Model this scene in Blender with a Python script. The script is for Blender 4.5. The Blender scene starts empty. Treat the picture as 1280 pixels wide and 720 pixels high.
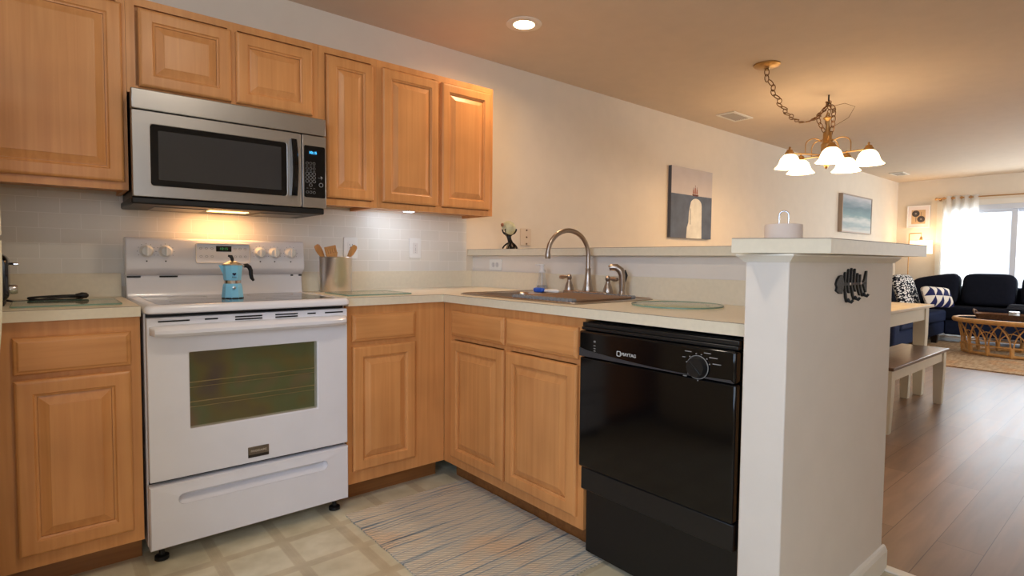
import bpy, math, random
from mathutils import Vector, Matrix
random.seed(7)
S = bpy.context.scene
COL = S.collection
PI = math.pi

# ------------------------------------------------------------------ camera, world, exposure
cam_d = bpy.data.cameras.new('camera')
cam = bpy.data.objects.new('camera', cam_d)
COL.objects.link(cam)
YAW, PITCH, ROLL = 0.7049, -0.0475, 0.0096
_fw = Vector((math.sin(YAW)*math.cos(PITCH), math.cos(YAW)*math.cos(PITCH), math.sin(PITCH)))
_rt = Vector((math.cos(YAW), -math.sin(YAW), 0)); _up = _rt.cross(_fw)
_c, _s = math.cos(ROLL), math.sin(ROLL)
_rt, _up = _c*_rt + _s*_up, -_s*_rt + _c*_up
M = Matrix((( _rt.x, _up.x, -_fw.x, -.2708), (_rt.y, _up.y, -_fw.y, -3.0231), (_rt.z, _up.z, -_fw.z, 1.1344), (0, 0, 0, 1)))
cam.matrix_world = M
cam_d.sensor_width = 36; cam_d.lens = 700.47/1280*36
cam_d.shift_x = -.00545; cam_d.shift_y = -.0018
cam_d.clip_start = .02
S.camera = cam
S.view_settings.view_transform = 'Standard'
S.view_settings.look = 'None'
S.view_settings.exposure = 0.0
S.view_settings.gamma = 1.0
S.view_settings.use_curve_mapping = False

w = bpy.data.worlds.new('world'); S.world = w; w.use_nodes = True
wb = w.node_tree.nodes['Background']
wb.inputs[0].default_value = (.82, .90, 1, 1); wb.inputs[1].default_value = 3.2

def area(name, loc, target, sx, sy, power, col, spread=PI):
    l = bpy.data.lights.new(name, 'AREA'); l.shape = 'RECTANGLE'; l.size = sx; l.size_y = sy
    l.energy = power; l.color = col; l.spread = spread
    o = bpy.data.objects.new(name, l); COL.objects.link(o); o.location = loc
    o.rotation_euler = (Vector(target)-Vector(loc)).to_track_quat('-Z', 'Y').to_euler()
    return o
# daylight: patio door at the far end, kitchen window on the left, then fill lamps added out of view
area('daylight_patio_door', (11.05, -1.5, 1.6), (8.2, -1.6, 1.2), 1.7, 1.9, 110, (.86, .93, 1))
area('added_living_fill', (8.7, -4.62, 1.55), (8.9, -1, 1.3), 2.0, 1.3, 80, (.94, .97, 1))  # added fill that brightens the living room through an invented window
area('daylight_kitchen_window', (-1.62, -2.75, 1.55), (.6, -2.0, 1.0), 1.0, 1.1, 29, (.44, .66, 1))
area('added_rear_fill', (-.75, -4.62, 1.55), (-.2, -1, 1.0), 1.1, 1.2, 12, (.84, .90, 1))  # added soft fill from behind the camera, its window is made up
area('added_kitchen_top_fill', (.35, -1.75, 2.44), (.35, -1.75, 0), .16, .16, 9, (1, .86, .68))  # unseen top-down fill added for the door profiles, has no fixture

# ------------------------------------------------------------------ materials
def lin(c):
    return tuple((x/255/12.92 if x <= 10 else ((x/255+.055)/1.055)**2.4) for x in c) + (1,)
MATS = {}
def mat(name, rgb, rough=.5, metal=0, spec=.5, emit=None, estr=0, trans=0, coat=0, bump=0, bscale=60, var=0, vscale=8, alpha=1, ior=1.45):
    if name in MATS: return MATS[name]
    m = bpy.data.materials.new(name); m.use_nodes = True; MATS[name] = m
    nt = m.node_tree; b = nt.nodes['Principled BSDF']
    c = lin(rgb)
    b.inputs['Base Color'].default_value = c
    b.inputs['Roughness'].default_value = rough; b.inputs['Metallic'].default_value = metal
    b.inputs['Specular IOR Level'].default_value = spec; b.inputs['IOR'].default_value = ior
    b.inputs['Transmission Weight'].default_value = trans; b.inputs['Coat Weight'].default_value = coat
    b.inputs['Alpha'].default_value = alpha
    if emit: b.inputs['Emission Color'].default_value = lin(emit); b.inputs['Emission Strength'].default_value = estr
    tc = nt.nodes.new('ShaderNodeTexCoord')
    n = nt.nodes.new('ShaderNodeTexNoise'); n.inputs['Scale'].default_value = vscale; n.inputs['Detail'].default_value = 4
    nt.links.new(tc.outputs['Object'], n.inputs['Vector'])
    v = max(var, .02)
    r = nt.nodes.new('ShaderNodeValToRGB')
    r.color_ramp.elements[0].color = tuple(x*(1-v) for x in c[:3])+(1,); r.color_ramp.elements[1].color = tuple(min(1, x*(1+v)) for x in c[:3])+(1,)
    r.color_ramp.elements[0].position = .3; r.color_ramp.elements[1].position = .7
    nt.links.new(n.outputs['Fac'], r.inputs['Fac']); nt.links.new(r.outputs['Color'], b.inputs['Base Color'])
    if bump:
        n2 = nt.nodes.new('ShaderNodeTexNoise'); n2.inputs['Scale'].default_value = bscale; n2.inputs['Detail'].default_value = 3
        nt.links.new(tc.outputs['Object'], n2.inputs['Vector'])
        bp = nt.nodes.new('ShaderNodeBump'); bp.inputs['Strength'].default_value = bump; bp.inputs['Distance'].default_value = .01
        nt.links.new(n2.outputs['Fac'], bp.inputs['Height']); nt.links.new(bp.outputs['Normal'], b.inputs['Normal'])
    return m
def nodes(m):
    nt = m.node_tree
    return nt, nt.nodes['Principled BSDF'], (lambda t: nt.nodes.new(t)), nt.links.new
def ramp(new, stops):
    r = new('ShaderNodeValToRGB'); e = r.color_ramp.elements
    while len(e) < len(stops): e.new(.5)
    for k, (p, c) in enumerate(stops): e[k].position = p; e[k].color = c
    return r
def wood(name, c1, c2, axis='z', rough=.34, scale=1.0):
    m = mat(name, c1, rough); nt, b, new, link = nodes(m)
    tc = new('ShaderNodeTexCoord'); mp = new('ShaderNodeMapping'); link(tc.outputs['Object'], mp.inputs['Vector'])
    sc = [42*scale]*3; sc['xyz'.index(axis)] = 1.6*scale; mp.inputs['Scale'].default_value = sc
    n = new('ShaderNodeTexNoise'); n.inputs['Scale'].default_value = 1; n.inputs['Detail'].default_value = 7; n.inputs['Distortion'].default_value = .6
    link(mp.outputs['Vector'], n.inputs['Vector'])
    r = ramp(new, [(.30, lin(c2)), (.62, lin(c1))]); link(n.outputs['Fac'], r.inputs['Fac'])
    n2 = new('ShaderNodeTexNoise'); n2.inputs['Scale'].default_value = 3.5; link(tc.outputs['Object'], n2.inputs['Vector'])
    r2 = ramp(new, [(.3, (.86, .86, .86, 1)), (.7, (1.04, 1.04, 1.04, 1))]); link(n2.outputs['Fac'], r2.inputs['Fac'])
    mx = new('ShaderNodeMix'); mx.data_type = 'RGBA'; mx.blend_type = 'MULTIPLY'; mx.inputs['Factor'].default_value = 1
    link(r.outputs['Color'], mx.inputs['A']); link(r2.outputs['Color'], mx.inputs['B']); link(mx.outputs['Result'], b.inputs['Base Color'])
    bp = new('ShaderNodeBump'); bp.inputs['Strength'].default_value = .04; link(n.outputs['Fac'], bp.inputs['Height']); link(bp.outputs['Normal'], b.inputs['Normal'])
    return m

WV = wood('honey_maple', (218, 154, 94), (206, 140, 82))
WH = wood('honey_maple_horizontal', (218, 154, 94), (206, 140, 82), 'x')
WHY = wood('honey_maple_horizontal_side', (218, 154, 94), (206, 140, 82), 'y')
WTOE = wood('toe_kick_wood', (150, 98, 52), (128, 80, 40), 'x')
WALL = mat('wall_paint', (228, 215, 196), .75, bump=.03, bscale=180)
WALLW = mat('half_wall_paint', (227, 219, 210), .7, bump=.03, bscale=180)
CEIL = mat('ceiling_paint', (220, 200, 176), .85, bump=.03, bscale=160)
TRIM = mat('white_trim', (232, 226, 214), .45)
LAM = mat('cream_laminate', (226, 215, 192), .38, var=.03, vscale=60)
WHITE = mat('white_enamel', (228, 226, 230), .22, coat=.3)
WHITE2 = mat('white_plastic', (232, 230, 226), .35)
STEEL = mat('brushed_steel', (176, 174, 172), .33, metal=1)
STEEL2 = mat('bright_steel', (214, 210, 206), .30, metal=1)
NICKEL = mat('brushed_nickel', (172, 158, 146), .3, metal=1)
CHROME = mat('chrome', (215, 215, 218), .12, metal=1)
BLACK = mat('black_gloss', (9, 9, 11), .10, spec=.45)
BLACKM = mat('black_matte', (14, 14, 15), .45)
BLACKP = mat('black_plastic', (22, 22, 24), .35)
DKGLASS = mat('dark_glass', (14, 14, 16), .06, spec=.5)
CERAMIC = mat('cooktop_glass', (70, 70, 82), .09, spec=.5)
BRASS = mat('antique_brass', (186, 150, 100), .38, metal=1)
BRASSD = mat('dark_brass', (128, 92, 56), .4, metal=1)
PALEWOOD = wood('whitewashed_wood', (226, 212, 184), (216, 200, 170), 'x', .5)
GRAY_TXT = mat('grey_print', (150, 150, 150), .5)
DARK_TXT = mat('dark_print', (60, 60, 66), .5)
WHITE_TXT = mat('white_print', (215, 215, 215), .5)

def glass(name, tint=(.85, .95, .92), gl=.12, rough=.03):
    m = bpy.data.materials.new(name); m.use_nodes = True; nt = m.node_tree; nt.nodes.clear()
    o = nt.nodes.new('ShaderNodeOutputMaterial'); t = nt.nodes.new('ShaderNodeBsdfTransparent'); t.inputs[0].default_value = tint+(1,)
    g = nt.nodes.new('ShaderNodeBsdfGlossy'); g.inputs['Roughness'].default_value = rough
    f = nt.nodes.new('ShaderNodeFresnel'); f.inputs['IOR'].default_value = 1.45
    a = nt.nodes.new('ShaderNodeMath'); a.operation = 'ADD'; a.inputs[1].default_value = gl; a.use_clamp = True
    ge = nt.nodes.new('ShaderNodeNewGeometry'); iv = nt.nodes.new('ShaderNodeMath'); iv.operation = 'SUBTRACT'; iv.inputs[0].default_value = 1; nt.links.new(ge.outputs['Backfacing'], iv.inputs[1])
    mu = nt.nodes.new('ShaderNodeMath'); mu.operation = 'MULTIPLY'; nt.links.new(f.outputs[0], a.inputs[0]); nt.links.new(a.outputs[0], mu.inputs[0]); nt.links.new(iv.outputs[0], mu.inputs[1])
    x = nt.nodes.new('ShaderNodeMixShader'); nt.links.new(mu.outputs[0], x.inputs[0]); nt.links.new(t.outputs[0], x.inputs[1]); nt.links.new(g.outputs[0], x.inputs[2])
    nt.links.new(x.outputs[0], o.inputs[0]); return m
PANE = glass('window_glass', (.97, .99, 1), .02)
CLEAR = glass('clear_plastic', (.90, .92, .95), .16)
BOARD = glass('pale_green_glass', (.93, .97, .93), .06, .05)
BOARDEDGE = mat('green_glass_edge', (120, 150, 134), .2)
OVENPANE = glass('oven_glass', (.92, .90, .84), .02, .05)

# ------------------------------------------------------------------ mesh helpers
ORG = {}
class MB:
    def __init__(s): s.v = []; s.f = []; s.X = None
    def add(s, vs, fs):
        k = len(s.v)
        for p in vs:
            p = Vector(p)
            if s.X is not None: p = s.X @ p
            s.v.append(p)
        s.f += [[i+k for i in f] for f in fs]; return s
    def box(s, x0, x1, y0, y1, z0, z1):
        x0, x1 = min(x0, x1), max(x0, x1); y0, y1 = min(y0, y1), max(y0, y1); z0, z1 = min(z0, z1), max(z0, z1)
        return s.add([(x0,y0,z0),(x1,y0,z0),(x1,y1,z0),(x0,y1,z0),(x0,y0,z1),(x1,y0,z1),(x1,y1,z1),(x0,y1,z1)],
                     [(0,3,2,1),(4,5,6,7),(0,1,5,4),(1,2,6,5),(2,3,7,6),(3,0,4,7)])
    def loft(s, loops, cap0=True, cap1=True, closed=False):
        n = len(loops[0]); vs = [p for l in loops for p in l]; fs = []
        m = len(loops)
        for a in range(m if closed else m-1):
            b = (a+1) % m
            for i in range(n):
                j = (i+1) % n; fs.append((a*n+i, a*n+j, b*n+j, b*n+i))
        if cap0 and not closed: fs.append(tuple(range(n))[::-1])
        if cap1 and not closed: fs.append(tuple((m-1)*n+i for i in range(n)))
        return s.add(vs, fs)
    def prism(s, poly, ax, a, b):
        def pt(p, t):
            return {'x': (t, p[0], p[1]), 'y': (p[0], t, p[1]), 'z': (p[0], p[1], t)}[ax]
        return s.loft([[pt(p, a) for p in poly], [pt(p, b) for p in poly]])
    def ring(s, outer, inner, ax, a, b):
        def pt(p, t):
            return {'x': (t, p[0], p[1]), 'y': (p[0], t, p[1]), 'z': (p[0], p[1], t)}[ax]
        return s.loft([[pt(p, a) for p in outer], [pt(p, b) for p in outer], [pt(p, b) for p in inner], [pt(p, a) for p in inner]], closed=True)
    def lathe(s, prof, c=(0,0,0), n=24, ax='z', sx=1, sy=1):
        loops = []
        for r, h in prof:
            l = []
            for k in range(n):
                t = 2*PI*k/n; a, b = r*math.cos(t)*sx, r*math.sin(t)*sy
                p = {'z': (a, b, h), 'y': (a, h, b), 'x': (h, a, b)}[ax]
                l.append((p[0]+c[0], p[1]+c[1], p[2]+c[2]))
            loops.append(l)
        return s.loft(loops)
    def tube(s, pts, r, n=10, closed=False):
        P = [Vector(p) for p in pts]; m = len(P)
        R = r if isinstance(r, (list, tuple)) else [r]*m
        T = []
        for i in range(m):
            a = P[(i-1) % m] if (closed or i > 0) else P[i]; b = P[(i+1) % m] if (closed or i < m-1) else P[i]
            T.append((b-a).normalized())
        u = Vector((0, 0, 1)) if abs(T[0].z) < .9 else Vector((1, 0, 0))
        u = (u - T[0]*u.dot(T[0])).normalized(); loops = []
        for i in range(m):
            u = (u - T[i]*u.dot(T[i])).normalized(); v = T[i].cross(u)
            loops.append([P[i] + R[i]*(math.cos(2*PI*k/n)*u + math.sin(2*PI*k/n)*v) for k in range(n)])
        return s.loft(loops, closed=closed)
    def sphere(s, c, r, n=16, m=10, sx=1, sy=1, sz=1):
        prof = [(max(1e-4, r*math.sin(PI*k/m)), -r*math.cos(PI*k/m)*sz) for k in range(m+1)]
        return s.lathe(prof, c, n, 'z', sx, sy)
    def soft(s, c, size, e=.45, rot=None, n=28, m=16, pinch=0, sag=None):
        vs = []; fs = []
        def sg(x, p): return math.copysign(abs(x)**p, x)
        for i in range(m+1):
            ph = -PI/2 + PI*i/m
            for k in range(n):
                t = 2*PI*k/n
                p = Vector((sg(math.cos(ph), e)*sg(math.cos(t), e)*size[0]/2, sg(math.cos(ph), e)*sg(math.sin(t), e)*size[1]/2, sg(math.sin(ph), e)*size[2]/2))
                if sag: p = sag(p)
                if rot is not None: p = rot @ p
                vs.append(p+Vector(c))
        for i in range(m):
            for k in range(n):
                j = (k+1) % n; fs.append((i*n+k, i*n+j, (i+1)*n+j, (i+1)*n+k))
        return s.add(vs, fs)
    def build(s, name, m, parent=None, org=None, bevel=0, smooth=False, seg=2):
        if parent is not None: O = ORG[parent.name]
        else:
            if org is None:
                xs = [p.x for p in s.v]; ys = [p.y for p in s.v]; zs = [p.z for p in s.v]
                org = ((min(xs)+max(xs))/2, (min(ys)+max(ys))/2, min(zs))
            O = Vector(org)
        me = bpy.data.meshes.new(name)
        me.from_pydata([p-O for p in s.v], [], s.f)
        import bmesh
        bm = bmesh.new(); bm.from_mesh(me); bmesh.ops.remove_doubles(bm, verts=bm.verts, dist=1e-5); bmesh.ops.recalc_face_normals(bm, faces=bm.faces)
        bm.to_mesh(me); bm.free()
        me.materials.append(m)
        o = bpy.data.objects.new(name, me); COL.objects.link(o)
        if parent is None: o.location = O
        else: o.parent = parent
        ORG[o.name] = O
        if smooth:
            for p in me.polygons: p.use_smooth = True
            me.set_sharp_from_angle(angle=math.radians(40))
        if bevel:
            b = o.modifiers.new('bevel', 'BEVEL'); b.width = bevel; b.segments = seg; b.limit_method = 'ANGLE'; b.angle_limit = math.radians(40)
            for p in me.polygons: p.use_smooth = True
            me.set_sharp_from_angle(angle=math.radians(40))
            b.harden_normals = False
        return o
def thing(name, loc, label, cat, group=None):
    o = bpy.data.objects.new(name, None); COL.objects.link(o); o.location = loc; ORG[o.name] = Vector(loc); o.empty_display_size = .05
    return tag(o, label, cat, group)
def tag(o, label, cat, group=None):
    o['label'] = label; o['category'] = cat
    if group: o['group'] = group
    return o
def struct(o): o['kind'] = 'structure'; return o
def lab(o, t): o['label'] = t; return o
def rrect(x0, x1, z0, z1, r, n=5):
    P = []
    for cx, cz, a in ((x1-r, z1-r, 0), (x0+r, z1-r, 90), (x0+r, z0+r, 180), (x1-r, z0+r, 270)):
        for k in range(n+1):
            t = math.radians(a+90*k/n); P.append((cx+r*math.cos(t), cz+r*math.sin(t)))
    return P
def text(s, size, loc, face, m, parent, name, depth=.0006, align='CENTER'):
    cu = bpy.data.curves.new(name, 'FONT'); cu.body = s; cu.size = size; cu.extrude = depth; cu.align_x = align; cu.align_y = 'CENTER'
    t = bpy.data.objects.new('tmp_text', cu); COL.objects.link(t)
    bpy.context.view_layer.update()
    me = bpy.data.meshes.new_from_object(t.evaluated_get(bpy.context.evaluated_depsgraph_get()))
    bpy.data.objects.remove(t); me.name = name
    O = ORG[parent.name] if parent else Vector((0, 0, 0))
    for v in me.vertices:
        x, y, z = v.co
        p = {'-y': Vector((x, -z, y)), '-x': Vector((-z, -x, y))}[face] + Vector(loc)
        v.co = p - O
    me.materials.clear(); me.materials.append(m)
    o = bpy.data.objects.new(name, me); COL.objects.link(o)
    if parent: o.parent = parent
    ORG[o.name] = O
    return o
def remap(mb, fn):
    mb.v = [Vector(fn(p)) for p in mb.v]; return mb
# ------------------------------------------------------------------ setting
CZ = 2.456; ZT = .956
def vinyl():
    m = mat('vinyl_floor', (206, 196, 168), .32); nt, b, new, link = nodes(m)
    tc = new('ShaderNodeTexCoord'); sp = new('ShaderNodeSeparateXYZ'); link(tc.outputs['Object'], sp.inputs[0])
    def band(out, off):
        a = new('ShaderNodeMath'); a.operation = 'ADD'; a.inputs[1].default_value = off; link(out, a.inputs[0])
        d = new('ShaderNodeMath'); d.operation = 'DIVIDE'; d.inputs[1].default_value = .2286; link(a.outputs[0], d.inputs[0])
        f = new('ShaderNodeMath'); f.operation = 'FRACT'; link(d.outputs[0], f.inputs[0])
        s = new('ShaderNodeMath'); s.operation = 'SUBTRACT'; s.inputs[1].default_value = .5; link(f.outputs[0], s.inputs[0])
        q = new('ShaderNodeMath'); q.operation = 'ABSOLUTE'; link(s.outputs[0], q.inputs[0])
        r = ramp(new, [(.40, (0, 0, 0, 1)), (.415, (.75, .75, .75, 1)), (.453, (1, 1, 1, 1)), (.457, (.45, .45, .45, 1)), (.462, (.95, .95, .95, 1))]); link(q.outputs[0], r.inputs['Fac']); return r.outputs['Color']
    bx = band(sp.outputs['X'], 10*.2286-.437); by = band(sp.outputs['Y'], 40*.2286+.757)
    mx = new('ShaderNodeMix'); mx.data_type = 'RGBA'; mx.blend_type = 'LIGHTEN'; mx.inputs['Factor'].default_value = 1
    link(bx, mx.inputs['A']); link(by, mx.inputs['B'])
    n = new('ShaderNodeTexNoise'); n.inputs['Scale'].default_value = 9; n.inputs['Detail'].default_value = 6; link(tc.outputs['Object'], n.inputs['Vector'])
    r1 = ramp(new, [(.3, lin((196, 186, 156))), (.7, lin((222, 214, 188)))]); link(n.outputs['Fac'], r1.inputs['Fac'])
    r2 = ramp(new, [(.3, lin((178, 164, 136))), (.7, lin((204, 191, 161)))]); link(n.outputs['Fac'], r2.inputs['Fac'])
    m2 = new('ShaderNodeMix'); m2.data_type = 'RGBA'; link(mx.outputs['Result'], m2.inputs['Factor']); link(r1.outputs['Color'], m2.inputs['A']); link(r2.outputs['Color'], m2.inputs['B'])
    link(m2.outputs['Result'], b.inputs['Base Color']); return m
def planks():
    m = mat('plank_floor', (150, 112, 84), .28); nt, b, new, link = nodes(m)
    tc = new('ShaderNodeTexCoord')
    br = new('ShaderNodeTexBrick'); br.inputs['Scale'].default_value = 1; br.inputs['Brick Width'].default_value = 1.25; br.inputs['Row Height'].default_value = .152
    br.inputs['Mortar Size'].default_value = .0016; br.inputs['Mortar Smooth'].default_value = .3; br.offset = .37
    br.inputs['Color1'].default_value = lin((154, 124, 100)); br.inputs['Color2'].default_value = lin((132, 104, 82)); br.inputs['Mortar'].default_value = lin((90, 62, 46))
    link(tc.outputs['Object'], br.inputs['Vector'])
    mp = new('ShaderNodeMapping'); mp.inputs['Scale'].default_value = (2.2, 20, 1); link(tc.outputs['Object'], mp.inputs['Vector'])
    n = new('ShaderNodeTexNoise'); n.inputs['Scale'].default_value = 1; n.inputs['Detail'].default_value = 7; n.inputs['Distortion'].default_value = .5; link(mp.outputs['Vector'], n.inputs['Vector'])
    r = ramp(new, [(.3, (.74, .74, .74, 1)), (.7, (1.12, 1.12, 1.12, 1))]); link(n.outputs['Fac'], r.inputs['Fac'])
    mx = new('ShaderNodeMix'); mx.data_type = 'RGBA'; mx.blend_type = 'MULTIPLY'; mx.inputs['Factor'].default_value = 1
    link(br.outputs['Color'], mx.inputs['A']); link(r.outputs['Color'], mx.inputs['B']); link(mx.outputs['Result'], b.inputs['Base Color'])
    rr = ramp(new, [(.3, (.33, .33, .33, 1)), (.7, (.37, .37, .37, 1))]); link(n.outputs['Fac'], rr.inputs['Fac']); link(rr.outputs['Color'], b.inputs['Roughness']); b.inputs['Specular IOR Level'].default_value = .5
    bp = new('ShaderNodeBump'); bp.inputs['Strength'].default_value = .012; link(n.outputs['Fac'], bp.inputs['Height']); link(bp.outputs['Normal'], b.inputs['Normal'])
    return m
def tiles():
    m = mat('subway_tile', (214, 212, 208), .36); nt, b, new, link = nodes(m)
    tc = new('ShaderNodeTexCoord'); sp = new('ShaderNodeSeparateXYZ'); link(tc.outputs['Object'], sp.inputs[0])
    cb = new('ShaderNodeCombineXYZ'); link(sp.outputs['X'], cb.inputs['X']); link(sp.outputs['Z'], cb.inputs['Y'])
    br = new('ShaderNodeTexBrick'); br.inputs['Scale'].default_value = 1; br.inputs['Brick Width'].default_value = .137; br.inputs['Row Height'].default_value = .0625
    br.inputs['Mortar Size'].default_value = .0014; br.inputs['Mortar Smooth'].default_value = .2
    br.inputs['Color1'].default_value = lin((226, 221, 212)); br.inputs['Color2'].default_value = lin((220, 216, 208)); br.inputs['Mortar'].default_value = lin((238, 234, 228))
    link(cb.outputs[0], br.inputs['Vector']); link(br.outputs['Color'], b.inputs['Base Color'])
    bp = new('ShaderNodeBump'); bp.inputs['Strength'].default_value = .25; bp.inputs['Distance'].default_value = .001; bp.invert = True; link(br.outputs['Fac'], bp.inputs['Height']); link(bp.outputs['Normal'], b.inputs['Normal'])
    return m
YB = -4.6; XL = -1.6; XF = 10.5
struct(MB().box(XL, 2.085, YB, 0, -.1, 0).build('floor', vinyl(), org=(0, 0, 0)))
struct(MB().box(2.085, XF+.1, YB, 0, -.1, 0).build('floor', planks(), org=(0, 0, 0)))
struct(MB().box(XL-.1, XF+.1, YB-.1, .1, CZ, CZ+.1).build('ceiling', CEIL))
struct(MB().box(XL-.1, XF+.1, 0, .1, -.1, CZ).build('wall_back', WALL))
def rect(a, b, c, d): return [(a, c), (b, c), (b, d), (a, d)]
struct(MB().ring(rect(YB-.1, 0, -.1, CZ), rect(-2.36, -.62, .02, 2.02), 'x', XF, XF+.12).build('wall_far', WALL))
struct(MB().ring(rect(YB-.1, 0, -.1, CZ), rect(-3.25, -2.25, 1.0, 2.1), 'x', XL-.1, XL).build('wall_left', WALL))
b = MB(); b.ring(rect(XL, 3, -.1, CZ), rect(-1.3, -.2, .95, 2.15), 'y', YB-.1, YB); b.ring(rect(3, XF, -.1, CZ), rect(7.7, 9.7, .9, 2.2), 'y', YB-.1, YB)
struct(b.build('wall_front', WALL))
struct(MB().box(1.908, 2.062, 0, -2.236, 0, 1.157).build('wall_half', WALLW))
struct(MB().box(1.24, 2.08, -2.236, -2.357, 0, 1.157).build('wall_end', WALLW, bevel=.004))
struct(MB().box(2.07, 2.115, -2.36, -3.6, 0, .007).build('trim_1', TRIM, bevel=.003))
o = struct(MB().loft([[(1.24-e, -2.236+e, z), (2.08+e, -2.236+e, z), (2.08+e, -2.357-e, z), (1.24-e, -2.357-e, z)] for e, z in ((.0005, 1.134), (.004, 1.135), (.007, 1.139), (.014, 1.146), (.019, 1.151), (.019, 1.1565))]).build('trim_2', TRIM))
bbp = [(0, 0), (.015, 0), (.015, .07), (.010, .082), (.006, .088), (0, .09)]
def baseboard(name, a, b, nrm):
    mb = MB(); a = Vector(a); b = Vector(b); n = Vector(nrm)
    mb.loft([[a+n*d+Vector((0, 0, z)) for d, z in bbp], [b+n*d+Vector((0, 0, z)) for d, z in bbp]])
    return struct(mb.build(name, TRIM))
baseboard('baseboard_end', (1.24, -2.357, 0), (2.095, -2.357, 0), (0, -1, 0))
baseboard('baseboard_side', (2.08, -2.357, 0), (2.08, -2.236, 0), (1, 0, 0))
baseboard('baseboard_back', (2.062, 0, 0), (XF, 0, 0), (0, -1, 0))
baseboard('baseboard_far', (XF, -.62, 0), (XF, 0, 0), (-1, 0, 0))
struct(MB().box(XL, 1.853, 0, -.006, 1.0, 1.40).build('wall_tiles', tiles(), org=(0, 0, 1.0585)))

# patio door in the far wall
d = bpy.data.objects.new('door_1', None); COL.objects.link(d); d.location = (XF+.04, -1.49, 0); ORG[d.name] = Vector(d.location); d['kind'] = 'structure'
FR = mat('white_vinyl_frame', (214, 218, 226), .4)
MB().ring(rect(-2.36, -.62, .02, 2.02), rect(-2.31, -.67, .06, 1.945), 'x', XF-.01, XF+.12).build('door_frame', FR, d, bevel=.004)
MB().ring(rect(-1.50, -.67, .06, 1.945), rect(-1.43, -.73, .14, 1.90), 'x', XF+.03, XF+.06).build('sliding_sash', FR, d, bevel=.003)
MB().ring(rect(-2.31, -1.42, .06, 1.945), rect(-2.24, -1.49, .14, 1.90), 'x', XF+.065, XF+.095).build('fixed_sash', FR, d, bevel=.003)
MB().box(XF+.042, XF+.048, -1.43, -.73, .14, 1.90).build('glass_pane', PANE, d)
MB().box(XF+.077, XF+.083, -2.24, -1.49, .14, 1.90).build('glass_pane', PANE, d)
struct(MB().ring(rect(-2.44, -.54, -.02, 2.10), rect(-2.36, -.62, -.01, 2.02), 'x', XF-.018, XF).build('trim_3', TRIM, bevel=.003))
for nm, mb in (('window_1', MB().ring(rect(-3.25, -2.25, 1.0, 2.1), rect(-3.2, -2.3, 1.05, 2.05), 'x', XL-.1, XL-.05)), ('added_window_2', MB().ring(rect(-1.3, -.2, .95, 2.15), rect(-1.25, -.25, 1.0, 2.1), 'y', YB-.1, YB-.06)), ('added_window_3', MB().ring(rect(7.7, 9.7, .9, 2.2), rect(7.76, 9.64, .96, 2.14), 'y', YB-.1, YB-.06))):
    struct(mb.build(nm, FR, bevel=.004))  # rear and living-room frames are added to surround the fill lamps
# outdoors beyond the patio door
PATIO = mat('pale_concrete', (206, 204, 200), .8)
SIDING = mat('pale_siding', (226, 228, 232), .7, var=.05, vscale=3)
struct(MB().box(XF+.12, 22, -9, 5, -.15, -.02).build('ground_patio', PATIO))
h = thing('neighbour_house', (19, -2.5, -.02), 'pale house across the yard seen through the patio door glass', 'house')
MB().box(18, 20, -8, 3, -.02, 2.6).build('wall', SIDING, h)
MB().prism([(17.6, 2.6), (20.4, 2.6), (19, 3.5)], 'y', -8.3, 3.3).build('roof', mat('grey_shingles', (150, 152, 158), .8), h)
for y in (-1.2, -3.2):
    wf = MB().ring(rect(y-.6, y+.6, .9, 2.0), rect(y-.53, y+.53, .97, 1.93), 'x', 17.95, 18.02).build('window', FR, h)
    MB().box(17.985, 17.995, y-.53, y+.53, .97, 1.93).build('pane', DKGLASS, wf)

# ------------------------------------------------------------------ cabinets
def panel_loops(u0, u1, v0, v1, steps, face, plane):
    L = []
    for i, d in steps:
        q = [(u0+i, v0+i), (u1-i, v0+i), (u1-i, v1-i), (u0+i, v1-i)]
        L.append([(u, plane-d, v) if face == '-y' else (plane-d, u, v) for u, v in q])
    return L
def door(par, u0, u1, v0, v1, face, plane, name='door'):
    f = MB().loft(panel_loops(u0, u1, v0, v1, [(0, .0005), (0, .012), (.003, .0165), (.008, .0195), (.012, .020), (.046, .020), (.048, .0185), (.050, .0145), (.053, .013), (.057, .012), (.057, .003)], face, plane))
    f = f.build(name, WV, par)
    p = MB().loft(panel_loops(u0, u1, v0, v1, [(.0582, .003), (.0582, .0085), (.0615, .009), (.064, .0096), (.086, .0178), (.0865, .0192), (.089, .0195)], face, plane))
    p.build('raised_panel', WV, f)
    return f
def drawer(par, u0, u1, v0, v1, face, plane):
    return MB().loft(panel_loops(u0, u1, v0, v1, [(0, .0005), (0, .010), (.004, .0145), (.010, .0165), (.014, .0195), (.017, .020)], face, plane)).build('drawer_front', WH if face == '-y' else WHY, par)
def upper(x0, x1, z0, z1, label, doors):
    t = thing('wall_cabinet', ((x0+x1)/2, -.15, z0), label, 'cabinet', 'maple wall cabinets')
    b = MB(); b.box(x0, x1, -.007, -.286, z0+.018, z1); b.box(x0, x0+.016, -.007, -.286, z0, z0+.018); b.box(x1-.016, x1, -.007, -.286, z0, z0+.018)
    b.build('carcass', WV, t)
    # face frame: outer rails and stiles with the openings behind the doors left open
    f = MB(); f.ring(rect(x0, x1, z0, z1), rect(x0+.03, x1-.03, z0+.03, z1-.03), 'y', -.286, -.305)
    if len(doors) > 1:
        m = (doors[0][1]+doors[1][0])/2; f.box(m-.02, m+.02, -.2865, -.3048, z0+.03, z1-.03)
    f.build('face_frame', WV, t)
    for u0, u1, v0, v1 in doors: door(t, u0, u1, v0, v1, '-y', -.305)
    return t
upper(-.62, .003, 1.395, 2.157, 'large maple wall cabinet left of the microwave, cut off by the left edge', [(-.585, -.010, 1.425, 2.117)])
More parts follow.
